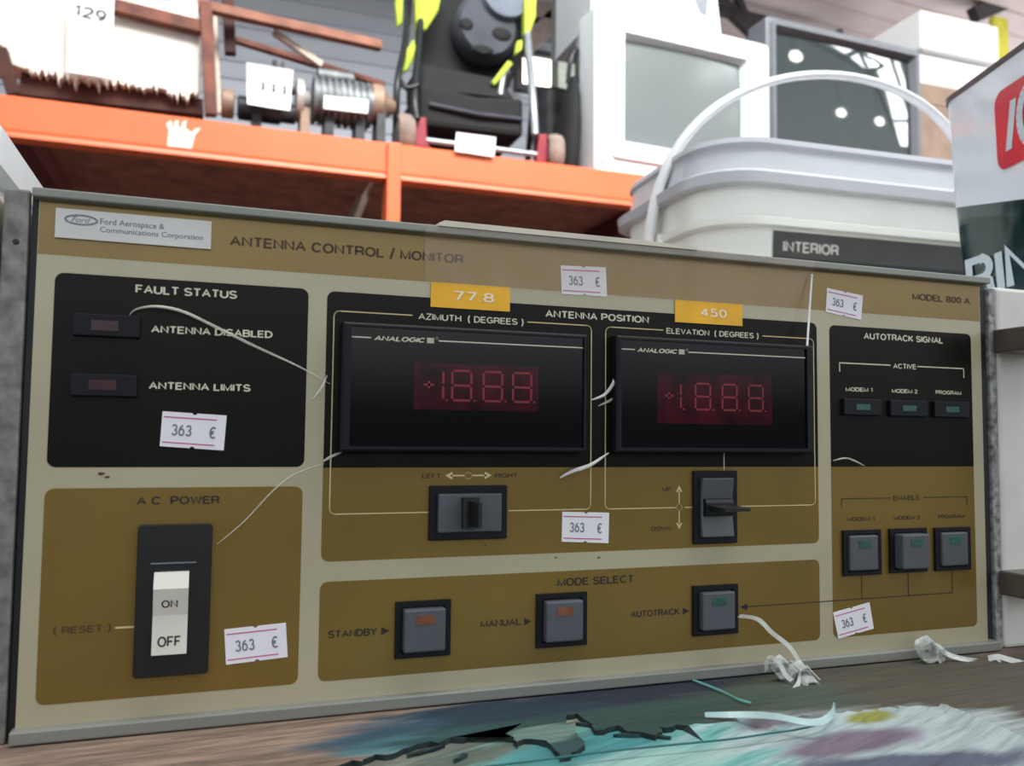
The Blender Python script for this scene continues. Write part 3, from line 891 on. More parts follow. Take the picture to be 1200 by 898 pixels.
# push buttons
def button(x0, x1, z0, z1, out, lm, lab):
    t = 0.0015
    x0, x1, z0, z1 = pjx(x0, t), pjx(x1, t), pjz(z0, t), pjz(z1, t)
    f = MB()
    xm, zm = (x0 + x1) / 2, (z0 + z1) / 2
    o_ = [(x0, z0), (x1, z0), (x1, z1), (x0, z1)]
    k = 0.0090
    i_ = [(xm - k, zm - k), (xm + k, zm - k), (xm + k, zm + k), (xm - k, zm + k)]
    f.loft([[(x, 0, z) for x, z in o_], [(x, -t, z) for x, z in o_], [(x, -t, z) for x, z in i_], [(x, -0.0002, z) for x, z in i_]], 0)
    fo = f.build('push_button', M_BLACKM, unit)
    f = MB()
    k = 0.0084
    f.box(xm - k, xm + k, -out, 0.0006, zm - k, zm + k)
    f.build('key_cap', M_KEY, fo, bevel=0.0008)
    f = MB()
    f.box(xm - 0.0036, xm + 0.0036, -out - 0.0002, -out + 0.0006, zm + 0.0024, zm + 0.0060)
    tag(f.build('key_lens', lm, fo), lab)
button(131.3, 153.9, 13.1, 35.3, 0.0048, M_LAMPO, 'orange brown lens')
button(191.2, 214.2, 13.0, 35.3, 0.0048, M_LAMPO, 'orange brown lens')
button(266.4, 289.8, 12.9, 35.1, 0.0042, M_LAMPG, 'dull green lens')
button(349.5, 372.2, 35.9, 57.7, 0.0028, M_LAMPG, 'dull green lens')
button(377.7, 401.0, 36.1, 57.8, 0.0066, M_LAMPG, 'dull green lens')
button(406.4, 429.6, 36.0, 57.6, 0.0028, M_LAMPG, 'dull green lens')

# price stickers: corners read in panel millimetres (TL TR BR BL)
def sticker(c, num='363', lab=None):
    f = MB()
    P = [Vector((x * mm_, z * mm_)) for x, z in c]
    def mpp(u, v, d=0.0):
        top, bot = P[0].lerp(P[1], u), P[3].lerp(P[2], u)
        p = bot.lerp(top, v)
        return (p.x, -0.0003 - d, p.y)
    out = []
    nn = 12
    for i in range(nn + 1): out.append((i / nn, 1.0))
    out.insert(7, (0.5, 0.955)); out.pop(6) if False else None
    out = [(0, 1), (0.46, 1), (0.48, 0.955), (0.52, 0.955), (0.54, 1), (0.85, 1), (1, 1), (1, 0), (0.85, 0), (0.54, 0), (0.52, 0.045), (0.48, 0.045), (0.46, 0), (0, 0)]
    f.loft([[mpp(u, v, -0.00022) for u, v in out], [mpp(u, v) for u, v in out]], 0)
    for v0, v1 in ((0.83, 0.865), (0.105, 0.14)):
        f.poly([mpp(0.03, v0, 0.00008), mpp(0.85, v0, 0.00008), mpp(0.85, v1, 0.00008), mpp(0.03, v1, 0.00008)], 1)
    f.text(num, 0.16, 0.47, 0.32, 0.66, 0, 2, 0.0, fr=lambda u, v: mpp(u, v, 0.00008))
    f.text('\u20ac', 0.75, 0.85, 0.30, 0.66, 0, 2, 0.0, fr=lambda u, v: mpp(u, v, 0.00008))
    f.build('price_sticker', [M_PAPER, M_MAG, M_GINK], unit)
for c in ([(43.1, 109.3), (65.5, 108.1), (64.8, 95.0), (42.6, 96.5)], [(67.0, 28.9), (89.1, 30.0), (90.1, 17.2), (68.0, 16.0)],
          [(200.7, 175.6), (222.3, 176.4), (222.9, 163.4), (201.3, 163.2)], [(341.4, 175.4), (363.0, 173.0), (361.6, 160.8), (340.4, 163.6)],
          [(202.3, 69.6), (224.3, 68.8), (224.0, 55.7), (202.1, 57.0)], [(342.5, 19.2), (364.1, 22.9), (366.5, 10.2), (345.4, 6.8)]):
    sticker(c)
def yellow(x0, x1, z0, z1, t, tx0, tx1):
    f = MB()
    f.box(x0 * mm_, x1 * mm_, -0.0006, -0.0001, z0 * mm_, z1 * mm_, 0)
    zc = (z0 + z1) / 2
    f.text(t, tx0 * mm_, tx1 * mm_, (zc - 1.9) * mm_, (zc + 2.1) * mm_, -0.0008, 1, 0.0)
    tag(f.build('yellow_label', [M_YEL, M_EMB], unit), 'yellow embossed label tape')
yellow(143.2, 177.5, 154.0, 164.3, '77.8', 153, 170.5)
yellow(256.9, 292.6, 154.0, 164.2, '450', 270, 284)

# clear packing tape: a sheet from the top trim over the name strip, edge highlights painted as pale strips
M_FILM = film('clear_packing_film', (222, 200, 182), 0.15, 0.12)
M_FILMW = film('film_edge_highlight', (236, 238, 236), 0.7, 0.3)
M_FILMT = film('thin_film_edge', (226, 226, 215), 0.42, 0.25)
f = MB()
pts = [(0.1395, 0.1872, -0.0046), (0.1397, 0.1838, -0.0046), (0.1402, 0.1815, -0.0012), (0.1408, 0.1640, -0.0010)]
pte = [(0.3300, 0.1872, -0.0046), (0.3300, 0.1838, -0.0046), (0.3298, 0.1815, -0.0012), (0.3296, 0.1640, -0.0010)]
for i in range(3):
    a0, a1, c1, c0 = pts[i], pts[i + 1], pte[i + 1], pte[i]
    f.poly([(a0[0], a0[2], a0[1]), (a1[0], a1[2], a1[1]), (c1[0], c1[2], c1[1]), (c0[0], c0[2], c0[1])])
tag(f.build('clear_tape', M_FILM, unit), 'clear packing tape over the name strip')
f = MB()
f.loft([[(x, -0.0050, 0.1868), (x, -0.0050, 0.1868 + h), (x, 0.012, 0.1880 + h), (x, 0.012, 0.1868)] for x, h in ((0.1450, 0.0012), (0.1475, 0.0024), (0.19, 0.0022), (0.235, 0.0022), (0.255, 0.0016), (0.266, 0.0008))], 0)
m_cream = mat('cream_tape', (206, 198, 184), 0.6, var=0.06)
tag(f.build('tape_roll_end', m_cream, unit), 'cream tape stuck along the top edge')
f = MB()
f.bar((0.3314, -0.0016, 0.1812), (0.3232, -0.0078, 0.1455), 0.0009, 0.0005)  # white strip paints the highlight on the tape's right edge
f.build('tape_edge', M_FILMW, unit)
def pedge(pts, y, r, m_, n=6, fl=None):
    f = MB()
    P = spline([Vector((x * mm_, -yy, z * mm_)) for (x, z), yy in zip(pts, y)], n)
    f.tube(P, [r * (0.25 + 0.75 * math.sin(PI * (i + 0.5) / (len(P)))) for i in range(len(P))], 6, 0, fl)
    f.build('tape_edge', m_, unit, smooth=60)
def P2(px, py):
    v = at(px, py, 0); return (v.x * 1000, v.z * 1000)
pedge([P2(152, 369), P2(162, 363), P2(185, 361), P2(215, 367), P2(250, 383), P2(300, 407), P2(350, 430), P2(386, 450)], [.0008, .0025, .004, .004, .003, .0015, .0012, .001], 0.0006, M_FILMT)  # pale streak paints the light caught on the tape's curling edge
pedge([P2(366, 468), P2(376, 455), P2(383, 440)], [.0008, .002, .001], 0.0004, M_FILMW)
pedge([P2(655, 560), P2(668, 552), P2(688, 545), P2(712, 531)], [.0008, .003, .003, .0010], 0.0009, M_FILMW)
pedge([P2(692, 469), P2(706, 463), P2(714, 450), P2(716, 444)], [.0008, .002, .004, .002], 0.0008, M_FILMW)
pedge([P2(700, 476), P2(712, 470), P2(717, 466)], [.0008, .002, .002], 0.0006, M_FILMT)
pedge([P2(254, 638), P2(285, 612), P2(320, 575), P2(345, 556), P2(380, 543)], [.0006] * 5, 0.00028, M_FILMT)
pedge([P2(378, 541), P2(388, 535), P2(400, 530)], [.0006, .001, .001], 0.0006, M_FILMT)
pedge([P2(975, 540), P2(990, 537), P2(1002, 541), P2(1012, 546)], [.0006] * 4, 0.0005, M_FILMT)

# ================================================================== neighbours of the instrument
rail = thing('rack_rail', (-0.0068, 0.03, ZT), 'speckled grey metal upright rail against the left end of the instrument', 'rail')
f = MB()
f.box(-0.0112, -0.0030, 0, 0.004, ZT, 0.1870); f.box(-0.0112, -0.0092, 0.004, 0.07, ZT, 0.1870)
f.build('rail_body', M_RAIL, rail, bevel=0.0008)
f = MB(); f.lathe((-0.0067, 0.0004, 0.168), (0, -1, 0), [(0.0011, 0), (0.0011, 0.0007), (0.0006, 0.0009)], 10)
tag(f.build('rivet', M_INKD, rail), 'dark rivet')
m_case = mat('cream_case_paint', (206, 202, 182), 0.45, var=0.08, scale=20)
case = thing('instrument_case', (-0.1, 0.03, ZT), 'cream rounded instrument case cut off by the left edge, beside the grey rail', 'case')
f = MB(); f.prism(rr(-0.22, -0.0135, ZT, 0.1880, 0.005), 0.0, 0.065); f.build('case_body', m_case, case, smooth=35)
f = MB(); f.prism(rr(-0.2175, -0.0165, ZT + 0.004, 0.185, 0.004), -0.0015, 0.0); f.build('case_front', mat('pale_case_front', (188, 186, 176), 0.4), case)

m_enam = mat('white_enamel', (214, 212, 208), 0.4, var=0.08, scale=18)
m_rough = mat('rough_grey_edge', (150, 150, 150), 0.7, 0.2, var=0.3, scale=260, bump=0.4)
m_clamp = mat('tarnished_bracket_metal', (112, 104, 98), 0.4, 0.6, var=0.15)
cab = thing('white_cabinet', (0.62, 0.14, ZT), 'white enamelled cabinet with a pull handle, beyond the right end of the instrument', 'cabinet')
f = MB(); f.box(0.4515, 0.80, 0.0, 0.30, ZT, 0.1836); f.build('cabinet_body', m_enam, cab, bevel=0.002)
f = MB(); f.box(0.4468, 0.4514, 0.001, 0.28, ZT, 0.1828); f.build('side_plate', m_rough, cab, bevel=0.0006)
hp = at(1190, 398, -0.012); lp = at(1196, 687, -0.012)
f = MB()
f.tube([(hp.x + 0.012, -0.028, lp.z - 0.004), (hp.x + 0.012, -0.028, hp.z + 0.004)], 0.0048, 14)
ho = f.build('handle', M_ALU, cab, smooth=50)
for zz in (hp.z, lp.z):
    f = MB()
    f.box(hp.x - 0.002, hp.x + 0.026, -0.036, 0.0, zz - 0.0062, zz + 0.0062)
    f.box(hp.x - 0.003, hp.x + 0.027, -0.037, -0.02, zz + 0.0015, zz + 0.0070)
    f.build('handle_bracket', m_clamp, ho, bevel=0.001)

# white lidded box behind on the left
m_wbox = mat('cool_white_plastic', (246, 250, 254), 0.35, var=0.02)
wbx = thing('white_box', (-0.2, 0.25, ZT), 'cool white lidded plastic box behind the instrument, at the left edge', 'box')
f = MB(); f.loft([rrloop(-0.2, 0.246, z, hx, hx, 0.006) for z, hx in ((ZT, 0.150), (0.222, 0.160))]); f.build('box_body', m_wbox, wbx, smooth=40)
f = MB(); f.loft([rrloop(-0.2, 0.246, z, hx, hx, 0.008) for z, hx in ((0.219, 0.165), (0.220, 0.168), (0.234, 0.170), (0.2375, 0.167))]); f.build('lid', m_wbox, wbx, smooth=40)

# ================================================================== buckets
m_pail = mat('silver_grey_plastic', (246, 248, 242), 0.25, var=0.03, scale=8, coat=0.2)
m_lid = mat('grey_translucent_lid', (190, 193, 200), 0.25, var=0.04, scale=8, coat=0.2)
m_lab = mat('charcoal_pail_label', (62, 62, 60), 0.35, var=0.08)
m_lab2 = mat('navy_pail_label', (18, 22, 34), 0.35, var=0.08)
m_bail = mat('white_bail_plastic', (235, 238, 240), 0.35, var=0.02)
BA = math.radians(-3)
BCX, BCY = 0.722, 0.475
pail = thing('paint_pail', (BCX, BCY, ZT), 'silver grey square paint pail with a lid and a white carrying handle, behind the instrument', 'bucket')
def pl(secs, r=0.060): return [rrloop(BCX, BCY, z, hx, hy, r, BA, 10) for z, hx, hy in secs]
f = MB()
f.loft(pl([(ZT, 0.183, 0.098), (0.300, 0.199, 0.116), (0.311, 0.200, 0.117), (0.3125, 0.208, 0.125), (0.3195, 0.209, 0.126), (0.3225, 0.202, 0.119), (0.3525, 0.204, 0.121)]))
f.build('pail_body', m_pail, pail, smooth=35)
f = MB()
f.loft(pl([(0.351, 0.206, 0.123), (0.352, 0.215, 0.132), (0.3625, 0.216, 0.133), (0.366, 0.211, 0.128), (0.369, 0.205, 0.122), (0.392, 0.202, 0.119), (0.3955, 0.205, 0.122), (0.401, 0.204, 0.121), (0.402, 0.197, 0.114)], 0.064))
f.build('lid', m_lid, pail, smooth=35)
# label on the flat front
fy = lambda z: -(0.098 + 0.018 * (z - ZT) / (0.300 - ZT)) - 0.0008
ca, sa = math.cos(BA), math.sin(BA)
def pf(u, z, d=0.0):
    y = fy(z) - d
    return (BCX + u * ca - y * sa, BCY + u * sa + y * ca, z)
def px2u(px, py):          # read a place on the pail's front face
    n = Vector((-sa, ca, 0)); c0 = Vector(pf(0, 0.28))
    d = ray(px, py)
    p = CAM + d * ((c0 - CAM).dot(n) / d.dot(n))
    return (p - c0).dot(Vector((ca, sa, 0))), p.z
f = MB()
u0, zt_ = px2u(905, 256)
ut0, zb0 = px2u(917, 297); ut1, zb1 = px2u(982, 299)
zm_ = px2u(905, 300)[1]
zt_ = 0.309
f.poly([pf(u0, zm_), pf(0.136, zm_), pf(0.136, zt_), pf(u0, zt_)], 0)
f.poly([pf(u0, 0.06), pf(0.136, 0.06), pf(0.136, zm_), pf(u0, zm_)], 1)
f.text('INTERIOR', ut0, ut1, (zb0 + zb1) / 2, (zb0 + zb1) / 2 + 0.0115, 0, 2, 0.02, fr=lambda u, v: pf(u, v, 0.0003))
tag(f.build('pail_label', [m_lab, m_lab2, M_WHITEP], pail), 'charcoal label reading INTERIOR')
def pw(u, v, z): return Vector((BCX + u * ca - v * sa, BCY + u * sa + v * ca, z))
for s in (-1, 1):
    f = MB()
    f.lathe(pw(s * 0.199, 0.0, 0.308), (s * ca, s * sa, 0), [(0.020, 0), (0.019, 0.010), (0.008, 0.012), (0.008, 0.020), (0.005, 0.022)], 18)
    f.build('lug', m_pail, pail, smooth=40)
f = MB()
arc = []
for i in range(41):
    t = PI * i / 40
    k = math.sin(t)
    arc.append(pw(-0.216 * math.cos(t) if abs(math.cos(t)) < 0.999 else -0.216 * math.copysign(1, math.cos(t)), -0.066 * k ** 0.8, 0.308 + 0.196 * k ** 0.72))
f.tube(arc, 0.0092, 12, 0, 0.5)
f.build('carrying_handle', m_bail, pail, smooth=60)

# white and dark green tub, right
m_tubw = mat('glossy_pale_blue_white', (226, 236, 246), 0.14, var=0.02, scale=8, coat=0.5, bump=0.6, bscale=26)
m_tubg = mat('glossy_dark_green', (18, 52, 54), 0.16, var=0.25, scale=30, coat=0.5, bump=0.6, bscale=26)
m_red = mat('glossy_red_emblem', (206, 30, 58), 0.2, var=0.04, coat=0.4)
m_rim = mat('dark_grey_rim', (96, 100, 106), 0.35, 0.4)
m_tlet = mat('pale_lettering', (200, 214, 222), 0.3, var=0.02)
tub = thing('paint_tub', (0.68, 0.12, 0.1836), 'glossy white and dark green tub with a red emblem, on the white cabinet', 'tub')
FC = Vector((0.617, 0.195, 0))                      # far corner of its left face
un = Vector((-0.300, -0.954, 0)); vn = Vector((0.954, -0.300, 0))
TS = 0.2
def tloop(zf, grow, r=0.022):
    out = []
    for x, y in rr(-grow, TS + grow, -grow, TS + grow, r, 8):
        p = FC + un * x + vn * y
        out.append(Vector((p.x, p.y, zf(x))))
    return out
zb = lambda s: 0.291 - 0.20 * max(0, min(s, 0.2))
f = MB()
f.loft([tloop(lambda s: 0.1838, -0.010), tloop(lambda s: zb(s), -0.003), tloop(lambda s: zb(s) + 0.0002, -0.003), tloop(lambda s: 0.374, 0.0)], 0, mis=[1, 0, 0])
f.build('tub_body', [m_tubw, m_tubg], tub, smooth=40)
f = MB()
f.loft([tloop(lambda s: 0.3735, 0.0008), tloop(lambda s: 0.3775, 0.0012), tloop(lambda s: 0.3775, -0.003)])
f.build('tub_rim', m_rim, tub, smooth=40)
def tf(s, z, d=0.0008):
    zz = zb(s)
    k = -0.003 + 0.003 * (z - zz) / (0.374 - zz) if z > zz else -0.010 + 0.007 * (z - 0.1838) / (zz - 0.1838)
    p = FC + un * s - vn * (k + d)
    return (p.x, p.y, z)
def px2s(px, py):
    d = ray(px, py); n = vn
    p = CAM + d * ((FC + vn * 0.004 - CAM).dot(n) / d.dot(n))
    return (p - FC).dot(un), p.z
f = MB()
s0, za = px2s(1171, 112); s1, zbb = px2s(1171, 204)
f.raw([tf(x, z) for x, z in rr(s0, s0 + 0.075, zbb, za, 0.010)], [tuple(range(28))], 0)
f.poly([tf(s0 + 0.011, zbb + 0.012, 0.0012), tf(s0 + 0.018, zbb + 0.012, 0.0012), tf(s0 + 0.026, za - 0.012, 0.0012), tf(s0 + 0.019, za - 0.012, 0.0012)], 1)
pts = [(s0 + 0.042 + 0.014 * math.cos(t * PI / 12) * 1.0, (za + zbb) / 2 + 0.020 * math.sin(t * PI / 12)) for t in range(3, 22)]
for a, c in zip(pts, pts[1:]):
    d = (Vector(c) - Vector(a)).normalized(); n = Vector((-d.y, d.x)) * 0.0035
    f.poly([tf(a[0] + n.x, a[1] + n.y, 0.0012), tf(c[0] + n.x, c[1] + n.y, 0.0012), tf(c[0] - n.x, c[1] - n.y, 0.0012), tf(a[0] - n.x, a[1] - n.y, 0.0012)], 1)
tag(f.build('emblem', [m_red, m_tlet], tub), 'red rounded emblem with a white slanted stroke')
f = MB()
r0, rt = px2s(1129, 305); r1, rt1 = px2s(1214, 290)
f.text('RIN', r0, r1, rt - 0.034, rt + 0.0005, 0, 0, 0.02, fr=lambda u, v: tf(u, v, 0.0010))
f.build('tub_lettering', m_tlet, tub)

# ================================================================== pallet rack
m_or = mat('orange_rack_paint', (228, 108, 64), 0.42, var=0.05, scale=4)
m_orw = mat('white_paint_smear', (240, 216, 200), 0.6)
m_ord = mat('oxide_red_steel', (96, 38, 34), 0.6, var=0.1)
m_deck = mat('particle_board', (150, 92, 78), 0.8, var=0.18, scale=14)
BT, BB, BY = 0.889, 0.790, 1.90
rack = thing('pallet_rack', (0.8, 2.3, ZF), 'orange steel pallet rack behind the table, its shelf loaded with junk', 'rack')
PX = 0.504
def beam(x0, x1, nm=None):
    f = MB()
    prof = [(BY, BB), (BY, BB + 0.004), (BY + 0.002, BB + 0.012), (BY, BB + 0.02), (BY, BT - 0.004), (BY + 0.004, BT), (BY + 0.05, BT), (BY + 0.05, BB)]
    f.loft([[(x, y, z) for y, z in prof] for x in (x0, x1)], 0)
    return f.build('beam', m_or, rack)
bl = beam(-1.6, PX - 0.019)
beam(PX + 0.019, 3.6)
f = MB()                                    # hand shaped smear of white paint
hx = at(212, 160, BY); sc = 0.00235
for pg in ([(-13, -12), (11, -12), (14, 3), (6, 9), (-12, 9)], [(-13, 6), (-8, 6), (-10, 16), (-15, 12)], [(-7, 6), (-2, 6), (-3, 17), (-7, 15)], [(-1, 6), (4, 6), (5, 18), (1, 16)], [(6, 0), (12, 0), (20, 12), (14, 10)]):
    f.poly([(hx.x + x * sc, BY - 0.001 - 0.0002 * len(f.f), hx.z + z * sc) for x, z in pg])
tag(f.build('paint_smear', m_orw, bl), 'white hand-shaped paint smear')
f = MB(); f.box(PX - 0.0185, PX + 0.0185, BY - 0.012, BY + 0.06, ZF, BT - 0.001); f.box(PX - 0.06, PX + 0.06, BY - 0.02, BY + 0.08, ZF, ZF + 0.008)
f.build('upright', m_or, rack, bevel=0.003)
for x0, x1 in ((-1.6, PX - 0.01), (PX + 0.01, 3.6)):
    f = MB(); f.box(x0, x1, BY + 0.052, 2.95, BT - 0.024, BT - 0.0005); f.build('deck_board', m_deck, rack)
for xx in (-0.42, 1.35, 2.4):
    f = MB(); f.box(xx, xx + 0.05, BY + 0.05, 2.95, BB + 0.004, BT - 0.025); f.build('cross_bar', m_ord, rack)
f = MB(); f.box(-1.6, 3.6, 2.951, 3.0, BB, BT - 0.001); f.build('beam', m_or, rack)
for xx in (-1.55, PX, 3.5):
    f = MB(); f.box(xx - 0.02, xx + 0.02, 3.001, 3.05, ZF, BT - 0.001); f.build('upright', m_or, rack)
f = MB(); f.bar(at(412, 262, 2.4), at(434, 210, 2.35), 0.03, 0.022); f.build('brace', mat('pale_brace_steel', (176, 160, 150), 0.6), rack)
for xx in (-1.55, 3.5):
    f = MB(); f.box(xx - 0.02, xx + 0.02, BY - 0.012, BY + 0.06, ZF, BT - 0.001); f.build('upright', m_or, rack)
# back of the lower bay: sheet that closes the rack behind
m_sheet = mat('brown_hardboard', (84, 52, 44), 0.7, var=0.2, scale=3)
f = MB(); f.box(-1.6, 3.6, 2.90, 2.92, ZF, BT - 0.05); f.build('back_sheet', m_sheet, rack)
DZ = BT + 0.001                                # deck top

# ------------------------------------------------------------------ rusty frame with white padding
m_rust = mat('rusty_brown_bar', (112, 62, 48), 0.7, var=0.25, scale=20)
m_rustl = mat('light_rust_bar', (142, 92, 72), 0.7, var=0.2, scale=16)
m_rustd = mat('dark_rust_board', (70, 36, 30), 0.8, var=0.25, scale=14)
m_pad = mat('white_padding', (226, 219, 210), 0.9, var=0.05, scale=9, bump=0.6)
m_pale = mat('pale_wood', (210, 190, 176), 0.7, var=0.1)
rf = thing('rusty_frame', (-0.15, 2.15, DZ), 'rusty brown bar frame holding a frayed white pad, left on the rack shelf', 'frame')
f = MB()
A = [at(-60, -30, 2.0), at(232, -20, 2.0)]
zlo0, zlo1 = at(30, 82, 2.0), at(232, 112, 2.0)
n = 120
bot = []
random.seed(5)
for i in range(n + 1):
    t = i / n
    p = zlo0.lerp(zlo1, t)
    p.z += random.uniform(-0.010, 0.012) - (0.018 if random.random() < 0.12 else 0)
    bot.append(p)
lp_ = [at(-60, -30, 2.0), at(-60, 50, 2.0), at(2, 52, 2.0), at(12, 74, 2.0)] + bot + [at(234, 30, 2.0), at(228, -20, 2.0)]
f.loft([[v + Vector((0, 0, 0)) for v in lp_], [v + Vector((0, 0.22, 0)) for v in lp_]])
f.build('pad', m_pad, rf)
def rbar(name, q0, q1, Y0, Y1, w_, h_, m_):
    f = MB(); f.bar(at(*q0, Y0), at(*q1, Y1), w_, h_); return f.build(name, m_, rf, bevel=0.003)
rbar('top_rail', (134, 8), (240, 34), 1.985, 1.985, 0.03, 0.034, m_rust)
rbar('post', (241, 4), (247, 136), 1.975, 1.975, 0.03, 0.028, m_rust)
rbar('leg', (1, 58), (17, 113), 1.985, 1.985, 0.03, 0.03, m_rustd)
f = MB()
a, c = at(26, 84, 2.03), at(236, 128, 2.03)
f.loft([[at(26, 82, 2.03), at(238, 116, 2.03), at(238, 134, 2.03), at(20, 110, 2.03)], [v + Vector((0, 0.3, 0)) for v in (at(26, 82, 2.03), at(238, 116, 2.03), at(238, 134, 2.03), at(20, 110, 2.03))]])
f.build('base_board', m_rustd, rf)
rbar('pale_post', (252, 16), (257, 134), 2.12, 2.12, 0.012, 0.016, m_pale)
rbar('hanging_post', (266, -20), (270, 64), 2.10, 2.10, 0.03, 0.032, m_rustd)
rbar('long_bar', (150, -12), (446, 54), 2.00, 2.10, 0.03, 0.026, m_rustl)
rbar('long_bar', (276, 47), (450, 100), 2.14, 2.22, 0.022, 0.018, m_rust)
rbar('stick', (320, 37), (377, 76), 2.09, 2.12, 0.016, 0.020, m_pale)

# numbered paper tags
m_tagp = mat('white_tag_paper', (240, 238, 240), 0.8, var=0.02)
def paper(name, label, quad, Y, txt, tq, cap, curl=0.012):
    f = MB()
    P = [at(*p_, Y) for p_ in quad]
    nn = 6
    rows = []
    for j in range(nn + 1):
        t = j / nn
        a_, c_ = P[0].lerp(P[3], t), P[1].lerp(P[2], t)
        d = Vector((0, curl * math.sin(t * PI * 0.9), 0))
        rows.append([a_ + d, a_.lerp(c_, 0.5) + d * 1.3, c_ + d, c_ + d + Vector((0, 0.0012, 0)), a_.lerp(c_, 0.5) + d * 1.3 + Vector((0, 0.0012, 0)), a_ + d + Vector((0, 0.0012, 0))])
    f.loft(rows)
    if txt:
        a_, c_ = at(*tq[0], Y), at(*tq[1], Y)
        ang = math.atan2(c_.z - a_.z, c_.x - a_.x)
        L_ = (c_ - a_).length
        f.text(txt, 0, L_, 0, cap, 0, 1, 0.0, fr=lambda u, v: (a_.x + u * math.cos(ang) - v * math.sin(ang), Y - 0.002, a_.z + u * math.sin(ang) + v * math.cos(ang)))
    o = f.build(name, [m_tagp, M_INKD], None, smooth=50)
    return tag(o, label, 'paper tag', 'numbered paper tags on the rack')
paper('paper_tag', 'white paper tag numbered 129 hanging on the frayed white pad', [(80, -12), (134, -8), (131, 92), (78, 84)], 1.965, '129', [(86, 18), (124, 27)], 0.030, 0.0)
paper('paper_tag', 'white paper tag numbered 111 propped on the small grey motor', [(289, 73), (344, 82), (340, 129), (290, 121)], 1.935, '111', [(301, 106), (335, 112)], 0.026)
paper('paper_tag', 'white paper tag under the pushchair, hanging over the orange beam', [(535, 155), (581, 161), (579, 184), (533, 177)], 1.888, None, None, 0, 0.0)

# ------------------------------------------------------------------ motor on a base
m_mot = mat('dull_grey_casting', (112, 116, 118), 0.5, 0.4, var=0.25, scale=22)
m_motd = mat('oily_dark_metal', (58, 58, 62), 0.5, 0.4, var=0.25, scale=22)
m_tan = mat('tan_worn_metal', (142, 118, 100), 0.6, 0.2, var=0.2, scale=22)
mot = thing('motor', (0.25, 2.02, DZ), 'dull grey motor with flanges bolted to a base plate, beside the rusty frame', 'motor')
YM = 2.02
def mk(name, px, py, r, prof, m_, ax=(1, 0, 0), n=24):
    f = MB(); f.lathe(at(px, py, YM), ax, [(r * a_, h_) for a_, h_ in prof], n); return f.build(name, m_, mot, smooth=35)
fins = [(0.7, 0)]
x_ = 0.0
while x_ < 0.15:
    fins += [(1.0, x_), (1.0, x_ + 0.008), (0.88, x_ + 0.009), (0.88, x_ + 0.017)]
    x_ += 0.018
fins += [(0.6, x_)]
mk('motor_body', 366, 117, 0.066, fins, m_mot)
mk('flange', 350, 118, 0.058, [(0.3, -0.01), (1, -0.008), (1, 0.010), (0.5, 0.014), (0.4, 0.03)], mat('pale_cast_flange', (176, 170, 166), 0.5, 0.3))
mk('gear_case', 434, 122, 0.056, [(0.5, -0.01), (1, 0), (1, 0.03), (0.6, 0.045), (0.3, 0.07)], m_tan)
mk('shaft_housing', 278, 126, 0.032, [(0.7, 0), (1, 0.004), (1, 0.11), (0.8, 0.115), (0.8, 0.15)], m_motd)
mk('roller', 260, 121, 0.038, [(0.5, -0.002), (1, 0), (1, 0.030), (0.5, 0.032)], m_tan)
mk('cover', 392, 92, 0.022, [(0.6, -0.05), (1, -0.045), (1, 0.05), (0.6, 0.055)], m_mot)
f = MB()
p = at(300, 150, YM); p2 = at(458, 152, YM)
f.box(p.x - 0.08, p2.x, YM - 0.07, YM + 0.09, DZ, DZ + 0.016)
f.build('base_plate', m_motd, mot, bevel=0.003)
for px in (300, 356, 384, 420, 444):
    p = at(px, 140, YM)
    f = MB(); f.box(p.x - 0.012, p.x + 0.012, YM - 0.04, YM + 0.04, DZ + 0.016, p.z + 0.02); f.build('foot', m_motd if px != 356 else m_tan, mot)
f = MB()
Qs = [at(380, 112, YM - 0.069), at(432, 117, YM - 0.069), at(431, 133, YM - 0.069), at(379, 127, YM - 0.069)]
f.loft([Qs, [v + Vector((0, 0.003, 0)) for v in Qs]])
tag(f.build('rating_sticker', m_tagp, mot), 'white rating sticker')
f = MB(); f.lathe(at(326, 78, YM), (0, 0, 1), [(0.012, -0.03), (0.016, -0.02), (0.016, 0.012), (0.008, 0.016)], 16); f.build('cap', m_mot, mot, smooth=40)
f = MB(); f.tube(spline([at(326, 86, YM), at(330, 104, YM), at(352, 108, YM)]), 0.01, 8); f.build('pipe', m_motd, mot, smooth=60)

